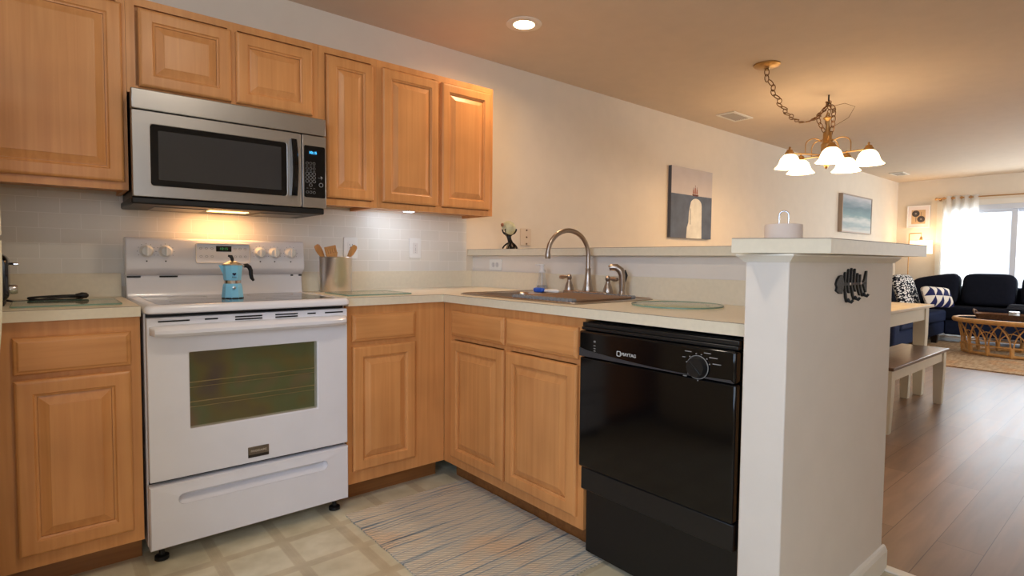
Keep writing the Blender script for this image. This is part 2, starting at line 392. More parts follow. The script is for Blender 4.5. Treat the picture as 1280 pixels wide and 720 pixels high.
upper(.004, .767, 1.783, 2.157, 'short two-door maple wall cabinet directly above the microwave', [(.044, .381, 1.810, 2.117), (.400, .735, 1.810, 2.117)])
upper(.768, 1.072, 1.395, 2.157, 'narrow single-door maple wall cabinet just right of the microwave', [(.803, 1.049, 1.430, 2.117)])
upper(1.073, 1.832, 1.395, 2.157, 'two-door maple wall cabinet at the right end of the wall row', [(1.099, 1.440, 1.430, 2.121), (1.461, 1.806, 1.430, 2.121)])
ZTOE = .096; ZC = ZT-.038
def base_y(x0, x1, label, dr, dd):
    t = thing('base_cabinet', ((x0+x1)/2, -.3, 0), label, 'cabinet', 'maple base cabinets')
    MB().box(x0, x1, -.024, -.59, ZTOE, ZC-.001).build('carcass', WV, t)
    MB().box(x0, x1, -.59, -.61, ZTOE, ZC-.001).build('face_frame', WV, t)
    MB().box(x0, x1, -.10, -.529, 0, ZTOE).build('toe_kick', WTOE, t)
    for q in dr: drawer(t, *q, '-y', -.61)
    for q in dd: door(t, *q, '-y', -.61)
    return t
base_y(-.76, -.004, 'maple base cabinet left of the white range, under the toaster counter', [(-.348, -.033, .745, .866)], [(-.348, -.035, .143, .727)])
base_y(.769, 1.2925, 'maple corner base cabinet right of the range with one narrow door', [(.793, 1.117, .753, .877)], [(.795, 1.119, .155, .731)])
t = thing('base_cabinet', (1.6, -1.1, 0), 'maple sink base cabinet with two doors beside the black dishwasher', 'cabinet', 'maple base cabinets')
b = MB(); b.box(1.313, 1.88, -.62, -.637, ZTOE, ZC-.001); b.box(1.313, 1.88, -1.57, -1.586, ZTOE, ZC-.001); b.box(1.313, 1.88, -.637, -1.57, ZTOE, ZTOE+.018); b.box(1.862, 1.88, -.637, -1.57, ZTOE+.018, ZC-.001)
b.build('carcass', WV, t)
f = MB(); f.box(1.293, 1.313, -.612, -1.586, ZTOE, .135); f.box(1.293, 1.313, -.612, -1.586, .872, ZC-.001); f.box(1.293, 1.313, -.612, -.71, .135, .872); f.box(1.293, 1.313, -1.10, -1.145, .135, .872); f.box(1.293, 1.313, -1.54, -1.586, .135, .872); f.box(1.293, 1.313, -.71, -1.10, .735, .755); f.box(1.293, 1.313, -1.145, -1.54, .735, .755)
f.build('face_frame', WV, t)
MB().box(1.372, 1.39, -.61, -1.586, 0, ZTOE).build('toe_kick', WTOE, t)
for y0, y1 in ((-1.109, -.694), (-1.556, -1.126)):
    drawer(t, y0, y1, .755, .877, '-x', 1.293)
    door(t, y0, y1, .141, .731, '-x', 1.293)
tag(MB().box(1.285, 1.30, -2.214, -2.234, .0, ZC-.001).build('filler_strip', WV), 'thin maple filler strip between the dishwasher and the white end wall', 'strip')

# ------------------------------------------------------------------ counters
SEAM = mat('dark_laminate_seam', (120, 100, 76), .5)
t = thing('countertop', (-.5, -.3, ZC), 'cream laminate countertop left of the range, under the toaster', 'countertop', 'cream laminate counters')
MB().box(-1.0, -.003, -.001, -.635, ZC, ZT).build('slab', LAM, t, bevel=.0012)
MB().box(-1.0, -.003, -.0065, -.022, ZT, 1.0585).build('backsplash', LAM, t, bevel=.001)
MB().box(-1.0, -.003, -.6345, -.6356, ZT-.0016, ZT-.0002).build('edge_seam', SEAM, t)
t = thing('countertop', (1.3, -.6, ZC), 'L-shaped cream laminate countertop running under the sink to the end wall', 'countertop', 'cream laminate counters')
SX0, SX1, SY0, SY1 = 1.365, 1.842, -.70, -1.455
b = MB(); b.box(.770, 1.888, -.001, -.635, ZC, ZT); b.box(1.268, SX0, -.635, -2.2345, ZC, ZT); b.box(SX0, SX1, -.635, SY0, ZC, ZT); b.box(SX0, SX1, SY1, -2.2345, ZC, ZT); b.box(SX1, 1.888, -.635, -2.2345, ZC, ZT)
b.build('slab', LAM, t)
b = MB(); b.box(.770, 1.888, -.0065, -.022, ZT, 1.0585); b.box(1.888, 1.907, -.022, -2.2345, ZT, 1.0585); b.build('backsplash', LAM, t)
b = MB(); b.box(.770, 1.2675, -.6345, -.6356, ZT-.0016, ZT-.0002); b.box(1.2674, 1.269, -.6356, -2.2345, ZT-.0016, ZT-.0002); b.build('edge_seam', SEAM, t)
poly = [(1.864, -.003), (1.864, -2.238), (1.154, -2.24), (1.280, -2.444), (2.131, -2.444), (2.131, -.003)]
t = thing('bar_ledge', (1.95, -1.2, 1.158), 'cream laminate bar ledge capping the half wall and the end wall', 'ledge')
MB().prism(poly, 'z', 1.158, 1.198).build('slab', LAM, t)
def grow(P, e): 
    c = Vector((1.9, -2.0)); return P
b = MB(); e = .0006
for (a, c_) in ((poly[0], poly[1]), (poly[2], poly[3]), (poly[3], poly[4])):
    a = Vector(a); c_ = Vector(c_); n = Vector(((c_-a).y, -(c_-a).x)).normalized()
    if n.dot(Vector((-.7, -.7))) < 0: n = -n
    b.prism([tuple(a+n*e), tuple(c_+n*e), tuple(c_-n*.001), tuple(a-n*.001)], 'z', 1.1962, 1.1978)
b.build('edge_seam', SEAM, t)

# ------------------------------------------------------------------ sink, faucet and things around it
t = thing('kitchen_sink', (1.6, -1.08, ZT), 'stainless double-bowl sink set into the peninsula countertop', 'sink')
SINK = mat('worn_stainless', (190, 176, 164), .28, metal=1, var=.06)
def bowl(y0, y1):
    out = rrect(1.385, 1.725, y0, y1, .05); L = []
    for k, z in ((0, ZT+.004), (.006, ZT-.004), (.012, ZT-.15), (.035, ZT-.172), (.10, ZT-.178)):
        L.append([(p[0]+(1.555-p[0])*k/.17, p[1]+((y0+y1)/2-p[1])*k/.17, z) for p in out])
    return L
ya, yb, yc, yd = -.718, -1.062, -1.098, -1.438
rim = MB()
# deck built from strips around the two bowls, rolled outer rim on top
rim.box(1.345, 1.388, -.68, -1.475, ZT+.0003, ZT+.004); rim.box(1.722, 1.860, -.68, -1.475, ZT+.0003, ZT+.004)
rim.box(1.388, 1.722, -.68, ya-.004, ZT+.0003, ZT+.004); rim.box(1.388, 1.722, yb+.004, yc-.004, ZT+.0003, ZT+.004); rim.box(1.388, 1.722, yd+.004, -1.475, ZT+.0003, ZT+.004)
rim.tube([(p[0], p[1], ZT+.0042) for p in rrect(1.343, 1.862, -1.478, -.676, .035, 6)], .0042, 8, closed=True)
rim.build('rim', SINK, t, smooth=True)
for y0, y1 in ((yb, ya), (yd, yc)):
    bo = MB().loft(bowl(y0, y1), cap0=False).build('basin', SINK, t, smooth=True)
    MB().lathe([(.0, ZT-.176), (.036, ZT-.175), (.04, ZT-.1765), (.041, ZT-.178)], (1.555, (y0+y1)/2, 0), 20).build('drain', CHROME, bo, smooth=True)
t = thing('faucet', (1.80, -1.12, ZT+.004), 'brushed nickel gooseneck faucet with two lever handles behind the sink', 'faucet')
zb = ZT+.004
MB().prism(rrect(1.776, 1.838, -1.275, -.962, .03, 6), 'z', zb, zb+.02).build('base_plate', NICKEL, t, bevel=.004)
P = [(1.807, -1.122, zb+.02)]; R = [.024]
MB().lathe([(.026, zb+.018), (.027, zb+.028), (.022, zb+.05), (.0165, zb+.085), (.0135, zb+.125), (.0145, zb+.128), (.0145, zb+.134), (.012, zb+.136)], (1.807, -1.122, 0), 20).build('spout_base', NICKEL, t, smooth=True)
d = Vector((-.235, .045, 0)); rad = d.length/2; pts = [Vector((1.807, -1.122, zb+.13)), Vector((1.807, -1.122, 1.11))]
for k in range(0, 17):
    a = PI*k/16*.99
    pts.append(Vector((1.807, -1.122, 1.158)) + d*.5*(1-math.cos(a)) + Vector((0, 0, 1))*math.sin(a)*rad)
sp = MB().tube(pts, .0115, 14).build('spout', NICKEL, t, smooth=True)
e = pts[-1]; MB().tube([e+Vector((.001, 0, .012)), e, e-Vector((0, 0, .016)), e-Vector((0, 0, .022))], [.0122, .014, .014, .0125], 14).build('aerator', NICKEL, sp, smooth=True)
for yy, tip in ((-.992, .058), (-1.252, -.062)):
    h = MB().lathe([(.024, zb+.018), (.0245, zb+.026), (.020, zb+.045), (.0115, zb+.066), (.0105, zb+.075), (.0135, zb+.080), (.0135, zb+.092), (.006, zb+.10), (.001, zb+.101)], (1.807, yy, 0), 18).build('handle', NICKEL, t, smooth=True)
    s = 1 if tip > 0 else -1
    MB().tube([(1.807, yy, zb+.087), (1.805, yy+s*.014, zb+.088), (1.803, yy+s*.024, zb+.087), (1.801, yy+s*.04, zb+.085), (1.799, yy+tip, zb+.085), (1.799, yy+tip+s*.004, zb+.085)], [.006, .006, .008, .0115, .009, .003], 12).build('lever', NICKEL, h, smooth=True)
t = thing('side_sprayer', (1.81, -1.335, zb), 'brushed nickel pull-out sprayer standing right of the faucet handles', 'sprayer')
MB().lathe([(.022, zb), (.022, zb+.006), (.016, zb+.014), (.014, zb+.03)], (1.81, -1.335, 0), 16).build('holder', NICKEL, t, smooth=True)
MB().tube([(1.81, -1.335, zb+.028), (1.81, -1.336, zb+.07), (1.808, -1.337, zb+.105), (1.80, -1.332, zb+.128), (1.787, -1.318, zb+.142), (1.772, -1.300, zb+.142), (1.765, -1.292, zb+.138)], [.012, .0145, .0165, .0175, .017, .0155, .012], 14).build('spray_head', NICKEL, t, smooth=True)
MB().tube([(1.822, -1.345, zb+.075), (1.826, -1.35, zb+.105), (1.815, -1.348, zb+.13)], [.003, .005, .003], 8).build('trigger', BLACKP, t, smooth=True)
t = thing('soap_bottle', (1.800, -.792, zb), 'clear plastic soap pump bottle at the left rear of the sink', 'bottle')
MB().lathe([(.034, zb), (.037, zb+.004), (.036, zb+.022), (.027, zb+.05), (.019, zb+.085), (.017, zb+.10), (.014, zb+.108)], (1.800, -.792, 0), 24).build('body', CLEAR, t, smooth=True)
MB().lathe([(.031, zb+.003), (.033, zb+.006), (.032, zb+.02), (.026, zb+.036), (.0, zb+.0365)], (1.800, -.792, 0), 20).build('liquid_soap', mat('pale_soap', (196, 190, 190), .1, trans=.5), t, smooth=True)
c = MB().lathe([(.018, zb+.106), (.018, zb+.118), (.013, zb+.122), (.011, zb+.14), (.014, zb+.142), (.014, zb+.15), (.004, zb+.152)], (1.800, -.792, 0), 18).build('pump', mat('white_pump', (226, 222, 220), .4), t, smooth=True)
MB().tube([(1.80, -.792, zb+.147), (1.785, -.785, zb+.149), (1.765, -.778, zb+.146)], .0045, 8).build('nozzle', MATS['white_pump'], c, smooth=True)
MB().tube([(1.80, -.792, zb+.01), (1.80, -.792, zb+.106)], .003, 6).build('dip_tube', MATS['white_pump'], t, smooth=True)
t = thing('dish_brush', (1.76, -.86, zb), 'blue dish brush with a white handle lying by the left sink bowl', 'brush')
MB().tube([(1.752, -.868, zb+.012), (1.757, -.90, zb+.013), (1.762, -.945, zb+.012), (1.765, -.962, zb+.010)], [.006, .009, .011, .005], 10).build('handle', WHITE2, t, smooth=True)
MB().soft((1.745, -.83, zb+.014), (.034, .075, .026), .6, n=16, m=8).build('brush_head', mat('blue_plastic', (40, 92, 200), .35), t, smooth=True)
# roll-up rack over the right bowl
t = thing('drying_rack', (1.56, -1.27, zb), 'brown roll-up drying rack laid over the right sink bowl', 'rack')
RODM = mat('brown_rod', (150, 118, 92), .4, metal=.4); GS = mat('grey_silicone', (128, 128, 130), .6)
ZR = zb+.0095
for k in range(17):
    y = -1.085-.0225*k
    MB().tube([(1.358, y, ZR), (1.757, y, ZR)], .0052, 8).build('rod', RODM, t, smooth=True)
for x in (1.366, 1.750):
    b = MB()
    for k in range(17):
        y = -1.085-.0225*k; b.tube([(x-.012, y, ZR), (x+.012, y, ZR)], .0088, 10)
    b.box(x-.011, x+.011, -1.085, -1.445, ZR-.004, ZR+.004)
    b.build('end_strip', GS, t)
t = thing('glass_board', (1.69, -1.735, ZT), 'round pale glass cutting board on the counter above the dishwasher', 'cutting board')
MB().lathe([(0, ZT+.004), (.172, ZT+.004), (.174, ZT+.0055), (.174, ZT+.0075), (.172, ZT+.009), (0, ZT+.009)], (1.635, -1.752, 0), 48).build('disc', BOARD, t, smooth=True)
MB().ring([(1.635+.1752*math.cos(2*PI*k/48), -1.752+.1752*math.sin(2*PI*k/48)) for k in range(48)], [(1.635+.1735*math.cos(2*PI*k/48), -1.752+.1735*math.sin(2*PI*k/48)) for k in range(48)], 'z', ZT+.0035, ZT+.0092).build('rim', BOARDEDGE, t)
for k in range(4):
    a = PI/4+k*PI/2; MB().lathe([(.008, ZT), (.008, ZT+.004)], (1.635+.12*math.cos(a), -1.752+.12*math.sin(a), 0), 12).build('foot', CLEAR, t)
def rect_board(x0, x1, y0, y1, label):
    t = thing('glass_board', ((x0+x1)/2, (y0+y1)/2, ZT), label, 'cutting board', 'rectangular glass cutting boards')
    MB().prism(rrect(x0, x1, y0, y1, .012, 4), 'z', ZT+.003, ZT+.008).build('panel', BOARD, t)
    MB().ring(rrect(x0-.001, x1+.001, y0-.001, y1+.001, .013, 4), rrect(x0+.001, x1-.001, y0+.001, y1-.001, .011, 4), 'z', ZT+.0028, ZT+.0082).build('rim', BOARDEDGE, t)
    for x in (x0+.03, x1-.03):
        for y in (y0+.03, y1-.03): MB().lathe([(.007, ZT), (.007, ZT+.003)], (x, y, 0), 10).build('foot', CLEAR, t)
rect_board(-.352, -.050, -.56, -.28, 'rectangular glass cutting board on the counter left of the range')
rect_board(.800, 1.13, -.57, -.28, 'rectangular glass cutting board in front of the steel utensil crock')

# ------------------------------------------------------------------ range
t = thing('range', (.3825, -.33, 0), 'white freestanding electric range between the two base cabinets', 'stove')
MB().box(.006, .759, -.03, -.612, .06, .928).build('body', WHITE, t, bevel=.004)
ct = MB()
rr = lambda e, r: rrect(.002+e, .763-e, -.684+e, -.03-e*.2, r, 5)
ct.loft([[(p[0], p[1], z) for p in rr(e, r)] for e, r, z in ((.008, .02, .927), (.001, .025, .932), (0, .026, .944), (.004, .026, .953), (.012, .024, .958), (.045, .02, .958), (.048, .02, .9565))])
ct.build('cooktop', WHITE, t, smooth=True)
MB().prism(rrect(.05, .715, -.628, -.135, .012), 'z', .9566, .9578).build('glass_surface', CERAMIC, t)
bl = MB()
for cx, cy, r in ((.21, -.50, .105), (.55, -.50, .085), (.21, -.26, .075), (.55, -.26, .10)):
    bl.ring([(cx+r*math.cos(2*PI*k/40), cy+r*math.sin(2*PI*k/40)) for k in range(40)], [(cx+(r-.003)*math.cos(2*PI*k/40), cy+(r-.003)*math.sin(2*PI*k/40)) for k in range(40)], 'z', .9576, .9581)
bl.build('burner_marking', GRAY_TXT, t)
# backguard: lower recessed panel and upper console with curved lip
bg = MB().prism([(-.03, .95), (-.105, .955), (-.095, .975), (-.088, 1.06), (-.03, 1.06)], 'x', .008, .757).build('backguard', WHITE, t, bevel=.004)
MB().prism([(-.03, 1.05), (-.095, 1.05), (-.122, 1.072), (-.126, 1.082), (-.112, 1.208), (-.104, 1.215), (-.03, 1.215)], 'x', .005, .760).build('console', WHITE, t, bevel=.006, seg=3)
for x0, x1 in ((.01, .06), (.13, .20), (.70, .712), (.74, .755)):
    MB().box(x0, x1, -.089, -.0935, 1.040, 1.047).build('vent_slot', BLACKM, bg)
def cons_y(z): return -.126+.014*(z-1.082)/.126
# everything on the console sits on its sloping face
pz = 1.15
MB().ring(rrect(.268, .500, 1.104, 1.196, .008), rrect(.271, .497, 1.107, 1.193, .007), 'y', -.1285, -.112).build('display_bezel', mat('warm_white_plastic', (236, 226, 214), .35), t)
ck = MB().box(.353, .418, -.1195, -.10, 1.158, 1.184).build('clock_display', DKGLASS, t)
text('10:15', .016, (.3855, -.1198, 1.171), '-y', mat('green_led', (40, 90, 50), .4, emit=(90, 200, 110), estr=.35), ck, 'clock_digits')
bt = MB()
for x in (.29, .313, .336, .435, .457, .479):
    for z in (1.135, 1.172):
        bt.ring([(x+.006*math.cos(2*PI*k/12), z+.005*math.sin(2*PI*k/12)) for k in range(12)], [(x+.0045*math.cos(2*PI*k/12), z+.0035*math.sin(2*PI*k/12)) for k in range(12)], 'y', cons_y(z)-.0006, cons_y(z)+.001)
bt.build('touch_pad', GRAY_TXT, t)
for x in (.080, .151, .546, .613, .691):
    z = 1.155; y = cons_y(z)
    k = MB(); k.lathe([(.0265, y+.004), (.0265, y-.004), (.022, y-.008), (.0205, y-.022), (.018, y-.025), (.0, y-.0255)], (x, 0, z), 24, 'y')
    k = k.build('knob', WHITE2, t, smooth=True)
    MB().box(x-.005, x+.005, y-.024, y-.034, z-.021, z+.021).build('knob_grip', WHITE2, k, bevel=.003)
    mk = MB()
    for j in range(9):
        a = math.radians(-210+30*j) if True else 0
        mx_, mz_ = x+.033*math.cos(a), z-.033*math.sin(a); mk.box(mx_-.0012, mx_+.0012, cons_y(mz_)-.0005, cons_y(mz_)+.001, mz_-.0012, mz_+.0012)
    mk.box(x-.003, x+.003, cons_y(z-.043)-.0005, cons_y(z-.043)+.001, z-.046, z-.040)
    mk.build('dial_marking', DARK_TXT, t)
# oven door
MB().box(.012, .753, -.6115, -.6155, .270, .9265).build('gap_shade_plate', BLACKM, t)  # black plate standing in for shade in the gaps round door and drawer
dr = MB(); dr.ring(rect(.010, .755, .312, .912), rect(.142, .621, .490, .778), 'y', -.616, -.658)
dr = dr.build('oven_door', WHITE, t, bevel=.004)
MB().box(.138, .625, -.645, -.651, .486, .782).build('oven_window', OVENPANE, dr)
def iri():
    m = mat('oven_liner_sheen', (90, 84, 50), .35); nt, b, new, link = nodes(m)  # rainbow sheen of the oven glass is put into this base colour
    tc = new('ShaderNodeTexCoord'); n = new('ShaderNodeTexNoise'); n.inputs['Scale'].default_value = 5.2; n.inputs['Detail'].default_value = 1.5; link(tc.outputs['Object'], n.inputs['Vector'])
    r = ramp(new, [(.25, lin((78, 64, 74))), (.4, lin((112, 102, 60))), (.5, lin((96, 108, 72))), (.6, lin((134, 108, 88))), (.72, lin((84, 84, 104)))]); link(n.outputs['Fac'], r.inputs['Fac']); link(r.outputs['Color'], b.inputs['Base Color']); return m
MB().box(.140, .623, -.616, -.622, .488, .780).build('oven_liner', iri(), dr)
for z in (.585, .66):
    b = MB(); b.tube([(.145, -.633, z), (.618, -.633, z)], .0018, 6); b.tube([(.145, -.63, z-.02), (.618, -.63, z-.02)], .0012, 6); b.build('oven_rack', mat('rack_steel', (190, 170, 130), .35, metal=.6), dr)
for x0, x1, z in ((.045, .145, .898), (.195, .24, .8985), (.30, .40, .901), (.30, .40, .891), (.45, .54, .901), (.45, .54, .891), (.58, .615, .8985), (.655, .735, .898)):
    MB().box(x0, x1, -.656, -.6592, z-.0028, z+.0028).build('vent_slot', BLACKM, dr)
hp = [(-.655, .884), (-.672, .886), (-.700, .880), (-.712, .868), (-.712, .856), (-.700, .845), (-.672, .846), (-.655, .85)]
L = []
for x, k in ((.018, .35), (.03, .75), (.06, .95), (.10, 1), (.38, 1.04), (.66, 1), (.70, .95), (.735, .75), (.747, .35)):
    L.append([(x, -.655+(y+.655)*k, .866+(z-.866)*(.55+.45*k)) for y, z in hp])
MB().loft(L).build('door_handle', WHITE, dr, smooth=True)
bd = MB().box(.340, .419, -.657, -.6615, .333, .376).build('badge', mat('badge_metal', (120, 110, 100), .3, metal=.8), dr, bevel=.0015)
MB().box(.341, .418, -.6612, -.6618, .334, .345).build('badge_band', mat('badge_dark', (44, 36, 30), .4), bd)
text('FRIGIDAIRE', .0118, (.3795, -.6619, .3585), '-y', mat('badge_letter', (214, 206, 194), .3, metal=.5), bd, 'badge_lettering')
dw = MB(); out = rect(.008, .757, .060, .296); hole = rrect(.097, .664, .212, .258, .022, 5)
# front face ring needs equal counts: sample the outer rectangle at the same angles
def outer_match(hole, x0, x1, z0, z1):
    cx = sum(p[0] for p in hole)/len(hole); cz = sum(p[1] for p in hole)/len(hole); R = []
    n = len(hole)//4
    corners = [(x1, z1), (x0, z1), (x0, z0), (x1, z0)]
    for q in range(4):
        c = corners[q]
        for k in range(n): R.append(c)
    return R
oh = outer_match(hole, .008, .757, .060, .296)
dw.loft([[(p[0], -.616, p[1]) for p in oh], [(p[0], -.655, p[1]) for p in oh], [(p[0]+(.004 if p[0] < .3 else -.004), -.660, p[1]+(.004 if p[1] < .2 else -.004)) for p in oh],
         [(p[0], -.660, p[1]) for p in hole], [(p[0], -.6625, p[1]-.001) for p in [(.3805+(q[0]-.3805)*.992, .235+(q[1]-.235)*.92) for q in hole]],
         [(p[0], -.648, p[1]+.004) for p in [(.3805+(q[0]-.3805)*.985, .238+(q[1]-.235)*.72) for q in hole]],
         [(p[0], -.632, p[1]+.006) for p in [(.3805+(q[0]-.3805)*.975, .242+(q[1]-.235)*.45) for q in hole]]], cap0=True, cap1=True)
dw.build('storage_drawer', WHITE, t, smooth=True)
for x in (.05, .715):
    for y in (-.60, -.10): MB().lathe([(.024, 0), (.024, .014), (.010, .018), (.008, .061)], (x, y, 0), 14).build('foot', BLACKM, t, smooth=True)

# ------------------------------------------------------------------ microwave
t = thing('microwave', (.386, -.2, 1.362), 'stainless over-the-range microwave above the white range', 'microwave')
MB().box(.010, .764, -.007, -.372, 1.366, 1.7815).build('case', BLACKP, t, bevel=.003)
MB().box(.006, .766, -.372, -.402, 1.703, 1.7815).build('top_grille', STEEL, t, bevel=.004)
g = MB()
dd = MB().ring(rrect(.006, .650, 1.366, 1.699, .006), rrect(.066, .585, 1.412, 1.650, .012), 'y', -.372, -.402).build('door', STEEL, t, bevel=.003)
MB().prism(rrect(.064, .587, 1.410, 1.652, .012), 'y', -.380, -.399).build('window_border', BLACK, dd)
MB().prism(rrect(.093, .562, 1.436, 1.628, .004), 'y', -.398, -.3996).build('window_screen', mat('microwave_mesh', (52, 52, 54), .18, spec=.6), dd)
hp = []
L = []
for k in range(9):
    s = -1+2*k/8; z = 1.541+s*.127; bow = .020*(1-s*s)
    L.append([(x, y-bow if y < -.41 else y, z) for x, y in ((.600, -.4015), (.600, -.418), (.606, -.424), (.620, -.424), (.626, -.418), (.626, -.4015))])
MB().loft(L).build('handle', BLACK, dd, smooth=True)
cp = MB().box(.654, .766, -.372, -.402, 1.366, 1.699).build('control_frame', STEEL, t, bevel=.003)
MB().prism(rrect(.662, .760, 1.413, 1.651, .008), 'y', -.395, -.4035).build('control_panel', BLACK, cp)
ds = MB().box(.680, .725, -.403, -.4042, 1.606, 1.632).build('clock_display', mat('display_black', (10, 18, 34), .2), cp)
text('10:15', .0165, (.7025, -.4045, 1.619), '-y', mat('blue_led', (80, 180, 240), .4, emit=(70, 190, 255), estr=2.2), ds, 'clock_digits')
b = MB()
def circ(b, x, z, r, t_=.0012, y=-.4041):
    b.ring([(x+r*math.cos(2*PI*k/14), z+r*math.sin(2*PI*k/14)) for k in range(14)], [(x+(r-t_)*math.cos(2*PI*k/14), z+(r-t_)*math.sin(2*PI*k/14)) for k in range(14)], 'y', y, -.4033)
for x in (.676, .692, .708):
    for z in (1.570, 1.546): circ(b, x, z, .006, .0008); b.box(x-.005, x+.005, -.4041, -.4033, z-.0125, z-.0115)
    for z in (1.522, 1.505, 1.488): circ(b, x, z, .0075)
    b.box(x-.004, x+.004, -.4041, -.4033, 1.4545, 1.4555); circ(b, x, 1.437, .006, .0008)
circ(b, .692, 1.470, .0075); circ(b, .740, 1.474, .010, .002)
b.box(.726, .748, -.4041, -.4033, 1.505, 1.5062); b.prism([(.738, 1.515), (.746, 1.511), (.742, 1.497)], 'y', -.4041, -.4033)
b.build('keypad', GRAY_TXT, cp)
ub = MB().box(.002, .760, -.010, -.392, 1.338, 1.366).build('underside_tray', BLACKM, t, bevel=.006)
for x in (.09, .50): 
    MB().box(x, x+.19, -.10, -.30, 1.334, 1.338).build('grease_filter', mat('filter_mesh', (120, 120, 118), .45, metal=.7), ub)
MB().box(.30, .46, -.20, -.26, 1.335, 1.338).build('cooktop_lamp', mat('warm_lamp_lens', (255, 220, 170), .4, emit=(255, 196, 120), estr=5), ub)
area('cooktop_light', (.385, -.12, 1.332), (.385, -.07, 1.0), .26, .05, 1.1, (1, .50, .19))

# ------------------------------------------------------------------ dishwasher
t = thing('dishwasher', (1.5, -1.9, 0), 'glossy black dishwasher under the counter beside the end wall', 'dishwasher')
Y0, Y1 = -1.592, -2.210
MB().box(1.30, 1.86, Y0-.004, Y1+.004, .02, .905).build('tub', BLACKM, t)
MB().box(1.255, 1.30, Y0, Y1, .362, .776).build('door', BLACK, t, bevel=.006)
cs = MB().box(1.250, 1.30, Y0, Y1, .778, .874).build('console', BLACK, t, bevel=.007)
arc = [(Y0-.004, .812)]+[(Y0-.004-.04-.56*k/12, .803-.030*math.sin(PI*(.12+.55*k/12))+.012) for k in range(13)]
MB().prism(arc+[(Y1+.004, .781), (Y0-.004, .781)], 'x', 1.2475, 1.252).build('console_swoop', mat('charcoal_plastic', (58, 58, 62), .3), cs)
lt = MB(); lt.box(1.262, 1.30, Y0, Y1, .876, .888); lt.box(1.268, 1.30, Y0, Y1, .888, .904); lt.build('top_rail', BLACKP, t, bevel=.003)
MB().box(1.258, 1.262, Y0-.05, Y1+.02, .868, .873).build('latch_line', BLACKP, t)
kb = MB().lathe([(.0355, 1.249), (.0355, 1.244), (.031, 1.236), (.029, 1.228), (.0, 1.2275)], (0, -2.090, .812), 28, 'x').build('dial', BLACKP, cs, smooth=True)
kg = MB(); kg.X = Matrix.Translation((1.23, -2.09, .812)) @ Matrix.Rotation(math.radians(-45), 4, 'X'); kg.box(-.006, .004, -.004, .004, -.027, .027); kg.build('dial_grip', BLACKM, kb, bevel=.002)
b = MB()
b.ring([(-2.090+.0365*math.cos(2*PI*k/32), .812+.0365*math.sin(2*PI*k/32)) for k in range(32)], [(-2.090+.0352*math.cos(2*PI*k/32), .812+.0352*math.sin(2*PI*k/32)) for k in range(32)], 'x', 1.2435, 1.247)
for a in (100, 75, 45, 20, 135, 165, 215, 270): 
    y, z = -2.090-.041*math.cos(math.radians(a)), .812+.041*math.sin(math.radians(a)); b.box(1.2468, 1.25, y-.0015, y+.0015, z-.0015, z+.0015)
for a, l in ((68, .022), (44, .026), (20, .026), (118, .022), (150, .01), (222, .012)):
    y, z = -2.090-.052*math.cos(math.radians(a)), .812+.050*math.sin(math.radians(a))
    if math.cos(math.radians(a)) > 0: b.box(1.2466, 1.2505, y, y-l, z-.001, z+.001)
    else: b.box(1.2466, 1.2505, y+l, y, z-.001, z+.001)
b.build('dial_marking', GRAY_TXT, cs)
b = MB(); b.ring(rrect(-1.789, -1.772, .802, .820, .003), rrect(-1.787, -1.774, .804, .818, .002), 'x', 1.2488, 1.2505)
b.build('logo_square', WHITE_TXT, cs)
text('MAYTAG', .0155, (1.2496, -1.792, .811), '-x', WHITE_TXT, cs, 'logo_lettering', align='LEFT')
b = MB()
for z in (.842, .838, .825, .815, .806): b.box(1.2488, 1.2505, -1.665, -1.674, z-.0012, z+.0012)
b.build('status_marking', GRAY_TXT, cs)
ap = MB().box(1.268, 1.30, Y0-.002, Y1+.002, .272, .356).build('access_panel', BLACKP, t, bevel=.004)
MB().box(1.335, 1.35, Y0-.002, Y1+.002, .015, .272).build('toe_panel', BLACKP, t, bevel=.003)
# ------------------------------------------------------------------ lights on the ceiling and under the cabinets
t = thing('recessed_light', (1.828, -.59, CZ-.02), 'lit round recessed downlight in the ceiling above the kitchen corner', 'light')
b = MB(); b.lathe([(.062, CZ-.001), (.060, CZ-.006), (.085, CZ-.010), (.100, CZ-.004), (.1005, CZ-.0002)], (1.828, -.59, 0), 36); b.build('trim_ring', mat('trim_white', (236, 222, 204), .5), t, smooth=True)
MB().lathe([(0, CZ-.004), (.059, CZ-.004), (.0595, CZ-.002), (0, CZ-.002)], (1.828, -.59, 0), 30).build('lamp_lens', mat('warm_lamp', (255, 236, 205), .4, emit=(255, 226, 180), estr=14), t)
l = bpy.data.lights.new('recessed_lamp', 'AREA'); l.shape = 'DISK'; l.size = .12; l.energy = 6.5; l.color = (1, .66, .38); l.spread = math.radians(160)
o = bpy.data.objects.new('recessed_lamp', l); COL.objects.link(o); o.location = (1.828, -.59, CZ-.012)
t = thing('puck_light', (1.27, -.19, 1.395), 'round white puck light glowing under the right wall cabinet', 'light')
MB().lathe([(.036, 1.412), (.036, 1.398), (.031, 1.393), (.028, 1.3935)], (1.30, -.235, 0), 24).build('housing', WHITE2, t, smooth=True)
MB().lathe([(.0, 1.3930), (.0285, 1.3925), (.0285, 1.3945), (0, 1.3945)], (1.30, -.235, 0), 24).build('lens', mat('cool_lamp', (255, 255, 255), .4, emit=(225, 235, 255), estr=14), t)
l = bpy.data.lights.new('puck_lamp', 'AREA'); l.shape = 'DISK'; l.size = .05; l.energy = .9; l.color = (.80, .88, 1)
o = bpy.data.objects.new('puck_lamp', l); COL.objects.link(o); o.location = (1.30, -.235, 1.390); o.rotation_euler = (math.radians(38), 0, 0)

